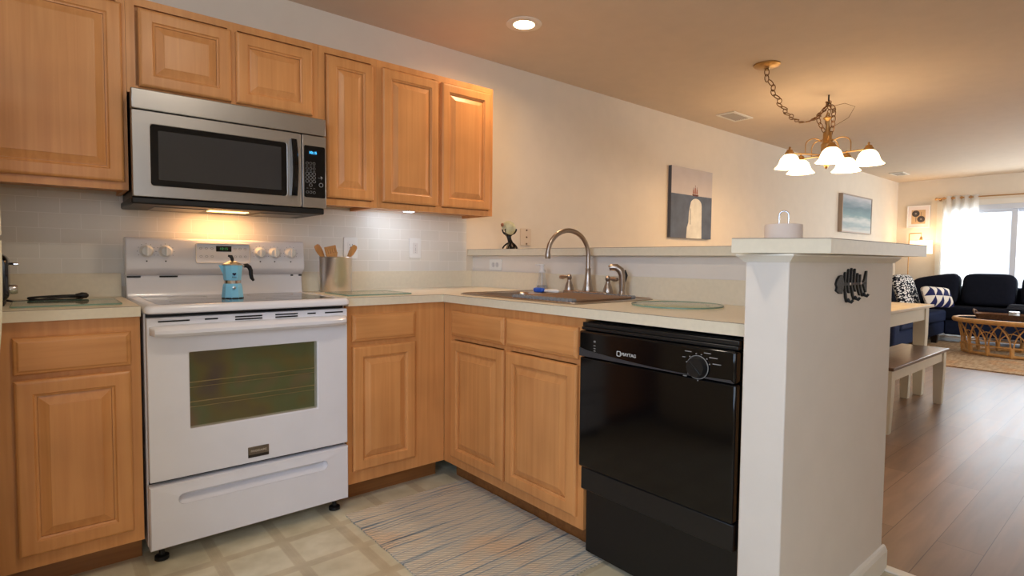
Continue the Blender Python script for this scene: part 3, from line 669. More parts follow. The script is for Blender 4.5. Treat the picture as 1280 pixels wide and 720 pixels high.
def vent(x, y, label):
    t = thing('ceiling_vent', (x, y, CZ-.012), label, 'vent', 'ceiling vents')
    MB().ring(rect(x-.17, x+.17, y-.09, y+.09), rect(x-.14, x+.14, y-.062, y+.062), 'z', CZ-.010, CZ-.0005).build('vent_frame', TRIM, t, bevel=.003)
    MB().box(x-.14, x+.14, y-.062, y+.062, CZ-.0025, CZ-.0006).build('duct_opening', mat('duct_dark', (70, 58, 46), .8), t)
    b = MB()
    for k in range(7):
        yy = y-.054+k*.018; b.prism([(yy, CZ-.003), (yy+.002, CZ-.003), (yy+.008, CZ-.010), (yy+.006, CZ-.010)], 'x', x-.14, x+.14)
    b.build('louvre_blades', mat('louvre_paint', (170, 156, 138), .5), t)
vent(4.565, -.36, 'white ceiling vent near the long wall, left of the chandelier')
vent(9.42, -.31, 'small ceiling vent far back in the living room corner')

# chandelier
CC = Vector((4.50, -1.185, 0))
t = thing('chandelier', (CC.x, CC.y, 1.86), 'brass five-shade chandelier hanging on a swagged chain over the dining table', 'chandelier')
MB().lathe([(.085, CZ-.0005), (.085, CZ-.008), (.070, CZ-.018), (.02, CZ-.024), (.012, CZ-.04)], (3.47, -1.185, 0), 30).build('canopy', BRASS, t, smooth=True)
MB().tube([(CC.x, CC.y, CZ), (CC.x, CC.y, CZ-.04), (CC.x+.015, CC.y, CZ-.055), (CC.x, CC.y, CZ-.07), (CC.x-.014, CC.y, CZ-.056)], .006, 8).build('ceiling_hook', BLACKM, t, smooth=True)
def link_(b, c, tan, nrm, a=.027, w_=.014, r=.0032):
    tan = tan.normalized(); nrm = (nrm-tan*nrm.dot(tan)).normalized()
    P = []
    for k in range(14):
        q = 2*PI*k/14; P.append(c+tan*a*math.cos(q)+nrm*w_*math.sin(q))
    b.tube(P, r, 6, closed=True)
def chain(b, pts, step=.043):
    P = [Vector(p) for p in pts]; seg = []; acc = 0; k = 0; nxt = 0
    for a, c in zip(P, P[1:]):
        L = (c-a).length
        while nxt <= acc+L:
            f = (nxt-acc)/L; tg = (c-a).normalized(); s = Vector((0, 1, .2)) if k % 2 else Vector((.3, .2, 1)).cross(tg)+Vector((0, .2, .3))
            link_(b, a.lerp(c, f), tg, s); nxt += step; k += 1
        acc += L
b = MB()
A = Vector((3.47, -1.185, CZ-.05)); B_ = Vector((CC.x, CC.y, CZ-.065))
sw = []
for k in range(41):
    f = k/40; x = A.x+(B_.x-A.x)*f; sw.append(Vector((x, A.y+.012*math.sin(k*1.7), A.z+(B_.z-A.z)*f-.235*(4*f*(1-f))**.9*(1-.25*(f-.5)))))
chain(b, sw)
for ang, w_ in ((.3, .06), (2.2, .055), (4.3, .05)):
    lp = []
    for k in range(19):
        f = k/18; s = math.sin(PI*f); lp.append(Vector((CC.x+math.cos(ang)*w_*s+.02*math.sin(f*9), CC.y+math.sin(ang)*w_*s*1.2, CZ-.07-.27*f+.03*math.sin(f*PI))))
    chain(b, lp, .042)
b.build('chain', BRASSD, t, smooth=True)
b = MB(); b.tube([CC+Vector((0, 0, 2.36)), CC+Vector((.05, -.10, 2.38)), CC+Vector((.09, -.16, 2.35)), CC+Vector((.08, -.12, 2.27)), CC+Vector((.02, -.02, 2.20))], .0018, 6); b.build('wire', BRASSD, t, smooth=True)
MB().tube([CC+Vector((.03*math.cos(PI*k/10), -.0, 2.275+.045*math.sin(PI*k/10))) for k in range(11)], .005, 8).build('hanging_loop', BRASS, t, smooth=True)
MB().lathe([(.004, 2.285), (.034, 2.28), (.036, 2.272), (.02, 2.255), (.013, 2.24), (.017, 2.17), (.017, 2.165), (.032, 2.162), (.032, 2.085), (.036, 2.08), (.045, 2.07), (.045, 1.95), (.032, 1.935), (.014, 1.915), (.018, 1.90), (.012, 1.885), (.002, 1.875)], CC, 24).build('column', BRASS, t, smooth=True)
SHADE = mat('lit_frosted_glass', (250, 240, 226), .5, emit=(255, 220, 170), estr=7.5)
fwh = Vector((4.7708, 1.838, 0)).normalized(); rth = Vector((fwh.y, -fwh.x, 0))
for k in range(5):
    th = math.radians(6+72*k); dirv = -math.cos(th)*fwh+math.sin(th)*rth
    e = CC+dirv*.285
    MB().tube([CC+dirv*.035+Vector((0, 0, 1.985)), CC+dirv*.15+Vector((0, 0, 1.995)), e+Vector((0, 0, 2.0))], .0055, 10).build('arm', BRASS, t, smooth=True)
    MB().tube([CC+dirv*.03+Vector((0, 0, 2.105))]+[CC+dirv*(.10+.065*math.sin(PI*q/12-PI/2))+Vector((0, 0, 2.06+.055*math.cos(PI*q/12-PI/2))) for q in range(3, 13)]+[CC+dirv*.165+Vector((0, 0, 1.998))], .0045, 8).build('scroll', BRASS, t, smooth=True)
    cupn = MB().lathe([(.004, 2.052), (.009, 2.046), (.009, 2.038), (.005, 2.034), (.010, 2.03), (.022, 2.026), (.025, 2.015), (.034, 2.005), (.035, 1.992), (.02, 1.988)], e, 20).build('socket_cup', BRASS, t, smooth=True)
    MB().lathe([(.030, 1.990), (.044, 1.984), (.062, 1.965), (.072, 1.94), (.082, 1.912), (.10, 1.892), (.108, 1.884), (.105, 1.883), (.096, 1.892), (.078, 1.913), (.068, 1.942), (.058, 1.963), (.042, 1.979), (.029, 1.985)], e, 28).build('lamp_shade', SHADE, t, smooth=True)
    MB().sphere(e+Vector((0, 0, 1.93)), .026, 14, 8).build('bulb', mat('bulb_glow', (255, 240, 210), .4, emit=(255, 225, 170), estr=14), t, smooth=True)
    l = bpy.data.lights.new('chandelier_lamp', 'POINT'); l.energy = 5; l.color = (1, .66, .34); l.shadow_soft_size = .03
    o = bpy.data.objects.new('chandelier_lamp', l); COL.objects.link(o); o.location = e+Vector((0, 0, 1.89))

# ------------------------------------------------------------------ small things on the counters
t = thing('moka_pot', (.356, -.40, .958), 'sky blue stovetop moka pot standing on the range cooktop', 'coffee pot')
BLUE = mat('sky_blue_enamel', (136, 208, 240), .28, coat=.3); mx, my, mz = .353, -.405, .958
MB().lathe([(.042, mz+.0005), (.0435, mz+.004), (.043, mz+.012), (.0385, mz+.05), (.036, mz+.060), (.033, mz+.063)], (mx, my, 0), 10).build('water_base', BLUE, t)
MB().lathe([(.0425, mz), (.0428, mz+.004), (.04, mz+.004)], (mx, my, 0), 20).build('base_ring', BLACKM, t)
MB().lathe([(.033, mz+.063), (.0335, mz+.076), (.032, mz+.0765)], (mx, my, 0), 24).build('steel_band', CHROME, t, smooth=True)
up = MB().lathe([(.0335, mz+.0765), (.035, mz+.079), (.0415, mz+.138), (.0425, mz+.1405), (.039, mz+.1405)], (mx, my, 0), 10).build('pot_body', BLUE, t)
MB().loft([[(mx-.034, my-.012, mz+.139), (mx-.034, my+.012, mz+.139), (mx-.036, my, mz+.100)], [(mx-.054, my-.003, mz+.141), (mx-.054, my+.003, mz+.141), (mx-.050, my, mz+.133)]]).build('spout', BLUE, up)
ld = MB().lathe([(.041, mz+.1408), (.038, mz+.145), (.020, mz+.155), (.008, mz+.159), (.001, mz+.1595)], (mx, my, 0), 10).build('lid', STEEL2, t)
MB().tube([(mx, my, mz+.157), (mx, my, mz+.168), (mx-.004, my, mz+.178), (mx-.016, my, mz+.181)], [.006, .007, .008, .004], 12).build('lid_knob', BLACKM, ld, smooth=True)
MB().tube([(mx+.030, my, mz+.137), (mx+.050, my, mz+.137)], .0045, 8).build('handle_bracket', STEEL2, t)
MB().tube([(mx+.046, my, mz+.138), (mx+.058, my, mz+.139), (mx+.068, my, mz+.132), (mx+.0735, my, mz+.118), (mx+.074, my, mz+.100), (mx+.077, my, mz+.085), (mx+.085, my, mz+.073)], [.008, .0095, .0095, .009, .0085, .008, .005], 12).build('handle', BLACKM, t, smooth=True)
MB().lathe([(.0065, my-.0395), (.0065, my-.043), (.003, my-.0445), (.0005, my-.0445)], (mx-.004, 0, mz+.046), 12, 'y').build('safety_valve', STEEL2, t, smooth=True)
ht = [(mx-.002+.0075*(16*math.sin(a)**3)/16, mz+.103+.0075*(13*math.cos(a)-5*math.cos(2*a)-2*math.cos(3*a)-math.cos(4*a))/16) for a in [2*PI*k/24 for k in range(24)]]
MB().prism(ht, 'y', my-.0400, my-.0372).build('heart_print', mat('navy_print', (22, 30, 70), .5), up)
text('Bialetti', .0062, (mx-.002, my-.0385, mz+.0905), '-y', MATS['navy_print'], up, 'lettering')

cx, cy = .912, -.155
t = thing('utensil_crock', (cx, cy, ZT), 'brushed steel crock of wooden utensils on the counter right of the range', 'crock')
MB().lathe([(.001, ZT), (.080, ZT), (.082, ZT+.003), (.082, ZT+.178), (.084, ZT+.181), (.082, ZT+.184), (.079, ZT+.182), (.079, ZT+.006), (.001, ZT+.005)], (cx, cy, 0), 40).build('crock_wall', STEEL2, t, smooth=True)
UT = wood('utensil_wood', (206, 150, 88), (188, 130, 70), 'z', .5)
def utensil(label, foot, top, head, w_, th, slots=0):
    foot = Vector(foot); top = Vector(top); ax = (top-foot).normalized(); sd = Vector((1, .25, 0)); sd = (sd-ax*sd.dot(ax)).normalized(); nn = ax.cross(sd)
    t = thing('wooden_spoon' if not slots else 'slotted_spatula', foot, label, 'utensil', 'wooden utensils in the crock')
    MB().tube([foot+ax*.004, foot+ax*.1, top-ax*head*.9], [.006, .006, .007], 10).build('handle', UT, t, smooth=True)
    pts = []
    n = 16
    prof = [(-head, .008), (-head*.8, w_*.30), (-head*.55, w_*.46), (-head*.3, w_*.5), (-head*.1, w_*.42), (-.002, w_*.22)] if not slots else [(-head, .008), (-head*.8, w_*.38), (-head*.5, w_*.5), (-head*.2, w_*.5), (-.006, w_*.46), (-.0, w_*.40)]
    b = MB()
    if not slots:
        b.loft([[top+ax*a+sd*w2*math.cos(2*PI*k/n)+nn*(th*math.sin(2*PI*k/n)+th*1.5*(1-abs(math.cos(2*PI*k/n)))*-1*.5) for k in range(n)] for a, w2 in prof])
    else:
        b.loft([[top+ax*a+sd*(w2*(-1+2*(j in (1, 2))))+nn*(th*(1 if j in (0, 1) else -1)*.5) for j in range(4)] for a, w2 in prof[:3]])
        for j in range(5):
            c = -w_*.5+w_*(j+.5)/5; b.loft([[top+ax*a+sd*(c+w_*.062*sx_)+nn*th*.5*sy_ for sx_, sy_ in ((-1, 1), (1, 1), (1, -1), (-1, -1))] for a in (-head*.5, -.004)])
        b.loft([[top+ax*a+sd*(w_*.47*sx_)+nn*th*.5*sy_ for sx_, sy_ in ((-1, 1), (1, 1), (1, -1), (-1, -1))] for a in (-.012, 0)])
    b.build('head', UT, t, smooth=not slots)
utensil('wooden spoon leaning out of the left side of the steel crock', (cx+.03, cy, ZT+.012), (cx-.105, cy+.0, ZT+.245), .085, .040, .006)
utensil('slotted wooden spatula standing in the middle of the steel crock', (cx+.01, cy-.03, ZT+.012), (cx-.040, cy-.02, ZT+.238), .075, .072, .007, 1)
utensil('wooden spoon leaning out of the right side of the steel crock', (cx-.03, cy+.02, ZT+.012), (cx+.104, cy-.015, ZT+.246), .085, .042, .006)

# toaster with cord, cut by the left edge
t = thing('toaster', (-.47, -.33, ZT), 'black toaster with chrome lever cut off at the left end of the counter', 'toaster')
bd = MB(); bd.loft([[(x, y, z) for x, z in rrect(-.60+e, -.357-e*.6, ZT+.012, ZT+.182-e*.5, .03, 6)] for y, e in ((-.42, .015), (-.41, .004), (-.40, 0), (-.27, 0), (-.26, .004), (-.25, .015))])
bd.build('housing', BLACK, t, smooth=True)
MB().box(-.585, -.37, -.405, -.265, ZT, ZT+.016).build('base', BLACKM, t, bevel=.004)
for y in (-.365, -.305): MB().box(-.57, -.385, y-.013, y+.013, ZT+.180, ZT+.1835).build('bread_slot', mat('slot_dark', (3, 3, 3), .9), t)
b = MB(); b.box(-.358, -.340, -.345, -.325, ZT+.142, ZT+.150); b.build('lever_slide', BLACKM, t)
MB().box(-.348, -.330, -.35, -.32, ZT+.140, ZT+.150).build('lever', CHROME, t, bevel=.003)
MB().lathe([(.017, -.358), (.017, -.342), (.014, -.336), (.0, -.335)], (0, -.335, ZT+.055), 18, 'x').build('browning_knob', CHROME, t, smooth=True)
b = MB(); rc = lambda f: None
cp_ = [(-.372, -.262, ZT+.012), (-.345, -.25, ZT+.005), (-.30, -.235, ZT+.0055), (-.24, -.215, ZT+.012), (-.18, -.205, ZT+.014), (-.150, -.215, ZT+.010), (-.165, -.232, ZT+.006), (-.23, -.245, ZT+.006), (-.29, -.25, ZT+.0105), (-.31, -.238, ZT+.016), (-.28, -.222, ZT+.018), (-.21, -.208, ZT+.020), (-.165, -.210, ZT+.020)]
def smooth_path(P, n=6):
    P = [Vector(p) for p in P]; out = []
    for i in range(len(P)-1):
        a, b_, c, d_ = P[max(i-1, 0)], P[i], P[i+1], P[min(i+2, len(P)-1)]
        for k in range(n):
            u = k/n; out.append(.5*((2*b_)+(c-a)*u+(2*a-5*b_+4*c-d_)*u*u+(3*b_-a-3*c+d_)*u**3))
    return out+[P[-1]]
cd = MB().tube(smooth_path(cp_), .0042, 8).build('power_cord', BLACKM, t, smooth=True)
MB().tube([(-.17, -.210, ZT+.020), (-.15, -.210, ZT+.020), (-.135, -.210, ZT+.019), (-.128, -.210, ZT+.019)], [.006, .012, .011, .004], 10).build('plug', BLACKM, cd, smooth=True)

# white canister on the ledge
t = thing('canister', (1.90, -2.03, 1.198), 'low white canister with a chrome loop handle standing on the bar ledge corner', 'canister')
px_, py_ = 1.945, -2.02
MB().lathe([(.001, 1.198), (.066, 1.198), (.0685, 1.201), (.0685, 1.276), (.066, 1.2805), (.060, 1.2815), (.001, 1.2815)], (px_, py_, 0), 40).build('drum', mat('soft_white_paper', (236, 226, 220), .8), t, smooth=True)
MB().tube([Vector((px_, py_, 0))+rth*(-.017)+Vector((0, 0, 1.2805)), Vector((px_, py_, 0))+rth*(-.017)+Vector((0, 0, 1.314))]+[Vector((px_, py_, 0))+rth*(-.017*math.cos(PI*k/10))+Vector((0, 0, 1.316+.017*math.sin(PI*k/10))) for k in range(11)]+[Vector((px_, py_, 0))+rth*.017+Vector((0, 0, 1.2805))], .0032, 10).build('loop_handle', CHROME, t, smooth=True)

# shell ornament
sx_, sy_, sz_ = 1.955, -.335, 1.198
t = thing('shell_ornament', (sx_, sy_, sz_), 'pale green spiral shell held up on a black branching stand on the ledge', 'ornament')
SB = mat('black_resin', (20, 16, 14), .3)
b = MB()
b.tube([(sx_, sy_-.02, sz_+.004), (sx_, sy_-.005, sz_+.03), (sx_, sy_+.01, sz_+.06), (sx_, sy_+.02, sz_+.085), (sx_, sy_+.02, sz_+.098)], [.022, .017, .013, .016, .022], 12)
for a, r in ((0, .05), (1.2, .048), (2.3, .05), (3.6, .055), (5.0, .05)):
    b.tube(smooth_path([(sx_, sy_-.005, sz_+.035), (sx_+.3*r*math.cos(a), sy_+.3*r*math.sin(a), sz_+.038), (sx_+.75*r*math.cos(a), sy_+.75*r*math.sin(a), sz_+.022), (sx_+r*math.cos(a), sy_+r*math.sin(a), sz_+.004)], 4), .005, 8)
for a in (.4, 2.0, 3.5, 5.1):
    b.tube(smooth_path([(sx_, sy_+.018, sz_+.075), (sx_+.02*math.cos(a), sy_+.018+.02*math.sin(a), sz_+.092), (sx_+.042*math.cos(a), sy_+.012+.042*math.sin(a), sz_+.105), (sx_+.050*math.cos(a), sy_+.012+.050*math.sin(a), sz_+.125)], 4), [.009]*4+[.007]*4+[.005]*4+[.003], 8)
b.build('stand', SB, t, smooth=True)
SH = mat('shell_green', (192, 190, 156), .3, var=.22, vscale=30)
b = MB(); c0 = Vector((sx_-.01, sy_+.012, sz_+.143))
L = []
for k in range(61):
    a = k/60*2.6*2*PI; g = math.exp((k-60)/60*1.9); R = .030*g; rr2 = .036*g
    ax_ = Vector((0, math.cos(a+.6), math.sin(a+.6))); o_ = c0+ax_*R+Vector((-.020*(1-g), 0, 0))
    L.append([o_+ax_*rr2*math.cos(2*PI*j/14)+Vector((1, 0, 0))*rr2*1.05*math.sin(2*PI*j/14) for j in range(14)])
b.loft(L); remap(b, lambda q: (q.x, q.y*1.0, c0.z-.006+(q.z-c0.z)*.78))
sh = b.build('shell', SH, t, smooth=True)
MB().sphere((c0.x-.036, c0.y+.014, c0.z+.006), .012, 14, 8, .7).build('spiral_eye', mat('shell_brown', (150, 92, 62), .4), sh, smooth=True)

# ------------------------------------------------------------------ outlets and plates
def plate(x, z, kind, label, cat):
    t = thing(kind, (x, -.01, z), label, cat)
    MB().prism(rrect(x-.040, x+.040, z-.061, z+.061, .005, 3), 'y', -.0061, -.012).build('cover_plate', WHITE2, t, bevel=.0015)
    return t
t = plate(1.058, 1.19, 'wall_outlet', 'white outlet with test buttons on the tiles behind the utensil crock', 'outlet')
MB().prism(rrect(1.041, 1.075, 1.157, 1.223, .003, 3), 'y', -.0115, -.014).build('receptacle', WHITE2, t)
b = MB()
for z in (1.208, 1.170):
    b.box(1.0495, 1.0515, -.0138, -.0143, z-.004, z+.005); b.box(1.0645, 1.0665, -.0138, -.0143, z-.004, z+.005); b.lathe([(.0025, -.0138), (.0025, -.0143)], (1.058, 0, z-.009), 8, 'y')
b.build('socket_slots', BLACKM, t)
MB().box(1.051, 1.065, -.0138, -.0155, 1.191, 1.195).build('test_button', mat('red_button', (150, 40, 36), .5), t)
MB().box(1.051, 1.065, -.0138, -.0155, 1.184, 1.188).build('reset_button', BLACKP, t)
t = plate(1.471, 1.197, 'switch_plate', 'white switch plate on the tiles below the puck light', 'switch')
MB().prism(rrect(1.455, 1.487, 1.165, 1.229, .002, 3), 'y', -.0115, -.0135).build('rocker', mat('off_white_plastic', (222, 218, 214), .4), t, bevel=.001)
b = MB()
for z in (1.213, 1.197, 1.190, 1.183, 1.172): b.box(1.469, 1.473, -.0134, -.0139, z-.0018, z+.0018)
b.build('indicator_marks', GRAY_TXT, t)
t = thing('wall_outlet', (1.9, -.25, 1.09), 'white sideways outlet on the half wall just under the ledge', 'outlet')
MB().prism(rrect(-.312, -.190, 1.065, 1.135, .005, 3), 'x', 1.9075, 1.902).build('cover_plate', WHITE2, t, bevel=.0015)
for y in (-.232, -.270):
    r_ = MB().prism([(y+.0165*math.cos(2*PI*k/16), 1.10+.0165*math.sin(2*PI*k/16)) for k in range(16)], 'x', 1.9025, 1.9005).build('receptacle', mat('grey_white_plastic', (206, 204, 204), .4), t)
    b = MB(); b.box(1.9, 1.9008, y-.005, y+.003, 1.104, 1.106); b.box(1.9, 1.9008, y-.005, y+.003, 1.094, 1.096); b.build('socket_slots', BLACKM, r_)
t = thing('jack_plate', (2.368, -.005, 1.295), 'beige cable jack plate on the long wall above the ledge', 'wall plate')
MB().prism(rrect(2.320, 2.418, 1.234, 1.356, .006, 3), 'y', -.0005, -.007).build('cover_plate', mat('beige_plastic', (216, 196, 172), .45), t, bevel=.0015)
for z in (1.343, 1.294, 1.247):
    MB().lathe([(.006, -.0065), (.006, -.010), (.002, -.011)], (2.375, 0, z), 12, 'y').build('screw' if z != 1.294 else 'coax_jack', mat('dark_bronze', (96, 70, 50), .4, metal=.8), t, smooth=True)

# fishbone hook on the end wall
t = thing('fishbone_hook', (1.67, -2.37, 1.07), 'black cast iron fish skeleton hook mounted on the end wall', 'wall hook')
IR = mat('cast_iron', (16, 17, 18), .5, bump=.3, bscale=400)
fx = lambda u: 1.545+.26*u
b = MB(); y0 = -2.3575; y1 = -2.364
def fp(P): b.prism([(fx(u), 1.068+.0475*v) for u, v in P], 'y', y0, y1)
fp([(0, .02), (.03, .30), (.10, .56), (.19, .60), (.235, .18), (.235, -.18), (.20, -.62), (.11, -.60), (.01, -.40), (.035, -.18)])
fp([(.2, .10), (.2, -.10), (.97, -.07), (.97, .07)])
fp([(.86, .06), (.91, .30), (.955, .84), (.995, .86), (.985, .2), (.99, -.62), (.955, -.66), (.905, -.36), (.86, -.06)])
for u, a, c_, dx in ((.275, .80, -1.22, .07), (.375, 1.0, -.62, .035), (.475, 1.06, -1.10, .10), (.575, 1.02, -.55, .04), (.675, .72, -.84, .09), (.765, .62, -.92, .10)):
    w_ = .024
    fp([(u-w_, 0), (u-w_+.012, a*.90), (u-w_+.022, a), (u+w_-.002, a*.97), (u+w_-.004, a*.8), (u+w_-.006, 0)])
    fp([(u-w_, 0), (u+w_-.006, 0), (u+w_+dx*.7, c_*.70), (u+w_+dx, c_*.92), (u+w_+dx-.012, c_), (u-w_+dx+.016, c_*.98), (u-w_+dx*.7, c_*.72)])
b.build('skeleton', IR, t, bevel=.0014)
for u, l_ in ((.355, -1.22), (.58, -1.10), (.865, -.92)):
    x = fx(u); zz = 1.068+.0475*l_; MB().tube([(x, -2.363, zz+.012), (x, -2.368, zz+.005), (x, -2.374, zz+.002), (x+.002, -2.379, zz+.009)], [.005, .0052, .0052, .004], 8).build('hook', IR, t, smooth=True)
for u in (.405, .765):
    MB().lathe([(.0045, -2.3635), (.0045, -2.366), (.002, -2.367)], (fx(u), 0, 1.068), 10, 'y').build('screw', STEEL2, t, smooth=True)

# refrigerator with bow handles, only the handles reach into the picture
t = thing('refrigerator', (-.80, -1.1, 0), 'cream refrigerator at the left edge, only its bowed door handle showing', 'refrigerator')
CRM = mat('cream_enamel', (232, 226, 200), .35)
MB().box(-1.14, -.475, -.76, -1.44, .02, 1.72).build('cabinet', CRM, t, bevel=.01)
for z0, z1, h0, h1 in ((.08, 1.166, .86, 1.168), (1.178, 1.71, 1.181, 1.44)):
    dr_ = MB().box(-.470, -.410, -.76, -1.44, z0, z1).build('door', CRM, t, bevel=.012)
    L = []
    for k in range(11):
        f = k/10; z = h0+(h1-h0)*f; bow = math.sin(PI*min(1, max(0, .5+.5*(f if z0 > 1 else 1-f)*1.0)))**.6 if True else 0
        xo = -.3415-.0025*(1-bow)-(.012*(f**3) if z0 > 1 else .012*((1-f)**3))
        L.append([(x, y, z) for x, y in ((xo-.022, -1.188), (xo-.004, -1.188), (xo, -1.194), (xo, -1.206), (xo-.004, -1.212), (xo-.022, -1.212))])
    MB().loft(L).build('door_handle', CRM, dr_, smooth=True)
    b = MB()
    for z in ((h0+.02, h1-.02) if z0 < 1 else (h0+.02, h1-.02)): b.box(-.411, -.357, -1.190, -1.210, z-.015, z+.015)
    b.build('handle_mount', CRM, dr_)

# ------------------------------------------------------------------ kitchen rug
def rug_mat(name, stops, ys, xs, axis='y', bump=.5, big=(1, 1)):
    m = mat(name, (180, 170, 150), .95, spec=.1); nt, b, new, link = nodes(m)
    tc = new('ShaderNodeTexCoord'); mp = new('ShaderNodeMapping'); mp.inputs['Scale'].default_value = (xs, ys, 1) if axis == 'y' else (ys, xs, 1); link(tc.outputs['Object'], mp.inputs['Vector'])
    n = new('ShaderNodeTexNoise'); n.inputs['Scale'].default_value = 1; n.inputs['Detail'].default_value = 5; n.inputs['Roughness'].default_value = .65; link(mp.outputs['Vector'], n.inputs['Vector'])
    r = ramp(new, stops); link(n.outputs['Fac'], r.inputs['Fac'])
    wv = new('ShaderNodeTexWave'); wv.inputs['Scale'].default_value = 34; wv.bands_direction = 'DIAGONAL'; wv.inputs['Distortion'].default_value = 1.2; link(tc.outputs['Object'], wv.inputs['Vector'])
    r2 = ramp(new, [(.1, (.80, .80, .80, 1)), (.9, (1.15, 1.15, 1.15, 1))]); link(wv.outputs['Fac'], r2.inputs['Fac'])
    n3 = new('ShaderNodeTexNoise'); n3.inputs['Scale'].default_value = 2.6; link(tc.outputs['Object'], n3.inputs['Vector'])
    mx = new('ShaderNodeMix'); mx.data_type = 'RGBA'; mx.blend_type = 'MULTIPLY'; mx.inputs['Factor'].default_value = 1; link(r.outputs['Color'], mx.inputs['A']); link(r2.outputs['Color'], mx.inputs['B'])
    pr = ramp(new, [(.54, (1, 1, 1, 1)), (.66, (1.12, .94, .80, 1))]); link(n3.outputs['Fac'], pr.inputs['Fac'])
    m2 = new('ShaderNodeMix'); m2.data_type = 'RGBA'; m2.blend_type = 'MULTIPLY'; m2.inputs['Factor'].default_value = 1; link(mx.outputs['Result'], m2.inputs['A']); link(pr.outputs['Color'], m2.inputs['B'])
    link(m2.outputs['Result'], b.inputs['Base Color'])
    bp = new('ShaderNodeBump'); bp.inputs['Strength'].default_value = bump; bp.inputs['Distance'].default_value = .003; link(wv.outputs['Fac'], bp.inputs['Height']); link(bp.outputs['Normal'], b.inputs['Normal']); return m
km = rug_mat('woven_stripe', [(.27, lin((40, 48, 78))), (.35, lin((118, 134, 144))), (.43, lin((180, 182, 178))), (.50, lin((216, 204, 182))), (.60, lin((198, 190, 174))), (.68, lin((124, 138, 146))), (.78, lin((206, 178, 152)))], 62, 1.5)
b = MB(); nx, ny = 20, 26; top = []; 
vs = []; fs = []
for i in range(nx+1):
    for j in range(ny+1):
        u = .722+.640*i/nx; v = -.702-.968*j/ny; e = .003*math.sin(i*2.1+j*.7)*(j in (0, ny))
        vs.append((u+.002*math.sin(j*1.9)*(i in (0, nx)), v+e, .007+.0012*math.sin(i*.9)*math.sin(j*.8)))
for i in range(nx):
    for j in range(ny): a = i*(ny+1)+j; fs.append((a, a+1, a+ny+2, a+ny+1))
nb = len(vs); vs += [(x, y, .0008) for x, y, z in vs]; fs += [tuple(q+nb for q in f[::-1]) for f in fs]
edge = [i*(ny+1) for i in range(nx+1)]+[nx*(ny+1)+j for j in range(1, ny+1)]+[i*(ny+1)+ny for i in range(nx-1, -1, -1)]+[j for j in range(ny-1, 0, -1)]
for a, c_ in zip(edge, edge[1:]+edge[:1]): fs.append((a, c_, c_+nb, a+nb))
b.add(vs, fs)
tag(b.build('kitchen_rug', km, org=(1.04, -1.18, 0), smooth=True), 'blue and beige woven rag rug on the kitchen floor in front of the sink', 'rug')
# ------------------------------------------------------------------ pictures
def canvas(name, x0, x1, z0, z1, label, m):
    t = thing(name, ((x0+x1)/2, -.02, z0), label, 'painting')
    return t
t = thing('canvas_painting', (4.425, -.02, 1.35), 'canvas of a small sailing ship above a tall pale shape in dark water', 'painting')
MB().box(4.085, 4.765, -.002, -.034, 1.350, 2.000).build('canvas', mat('canvas_side', (90, 92, 98), .8), t)
zs = 1.35+.65*.62
MB().box(4.085, 4.765, -.034, -.0346, zs, 2.0).build('painted_sky', mat('painted_sky', (198, 188, 184), .8, var=.05, vscale=6), t)
MB().box(4.085, 4.765, -.034, -.0345, 1.35, zs).build('painted_sea', mat('painted_sea', (86, 96, 114), .8, var=.18, vscale=9), t)
pl = [(4.335, 1.35), (4.345, 1.45), (4.368, 1.50), (4.374, 1.60), (4.392, 1.66)]+[(4.49-.095*math.cos(PI*k/10), 1.665+.062*math.sin(PI*k/10)) for k in range(11)]+[(4.588, 1.60), (4.590, 1.48), (4.595, 1.35)]
MB().prism(pl, 'y', -.0344, -.0352).build('pale_shape', mat('painted_cream', (216, 214, 206), .8, var=.10, vscale=14), t)
MB().prism([(4.395, 1.48), (4.403, 1.48), (4.399, 1.63), (4.391, 1.63)], 'y', -.0350, -.0356).build('dark_stroke', MATS['painted_sea'], t)
b = MB(); b.prism([(4.425, zs+.004), (4.435, zs-.004), (4.515, zs-.004), (4.532, zs+.012), (4.42, zs+.012)], 'y', -.0344, -.0354)
for x, h in ((4.442, .075), (4.472, .10), (4.502, .082)):
    b.box(x-.002, x+.002, -.0344, -.0354, zs+.01, zs+h)
b.build('painted_ship', mat('painted_brown', (96, 52, 44), .8), t)
b = MB()
for x, h in ((4.442, .070), (4.472, .092), (4.502, .076)):
    b.prism([(x-.014, zs+.018), (x+.012, zs+.018), (x+.008, zs+h*.8), (x-.008, zs+h*.8)], 'y', -.0350, -.0357)
b.build('painted_sails', mat('painted_red_brown', (160, 104, 88), .8), t)
def seascape():
    m = mat('seascape_paint', (170, 180, 188), .75); nt, b, new, link = nodes(m)
    tc = new('ShaderNodeTexCoord'); sp = new('ShaderNodeSeparateXYZ'); link(tc.outputs['Object'], sp.inputs[0])
    mp = new('ShaderNodeMapping'); mp.inputs['Scale'].default_value = (2.5, 1, 22); link(tc.outputs['Object'], mp.inputs['Vector'])
    n = new('ShaderNodeTexNoise'); n.inputs['Scale'].default_value = 1; n.inputs['Detail'].default_value = 5; link(mp.outputs['Vector'], n.inputs['Vector'])
    a = new('ShaderNodeMath'); a.operation = 'MULTIPLY_ADD'; a.inputs[1].default_value = .16; link(n.outputs['Fac'], a.inputs[0]); link(sp.outputs['Z'], a.inputs[2])
    r = ramp(new, [(.10, lin((206, 204, 196))), (.18, lin((160, 176, 178))), (.25, lin((204, 206, 200))), (.32, lin((132, 156, 158))), (.42, lin((112, 134, 140))), (.50, lin((150, 160, 166))), (.56, lin((186, 186, 188))), (.66, lin((206, 200, 196)))]); link(a.outputs[0], r.inputs['Fac']); link(r.outputs['Color'], b.inputs['Base Color']); return m
t = thing('framed_painting', (8.58, -.02, 1.56), 'framed blue-grey seascape painting on the long wall, farther from the kitchen', 'painting')
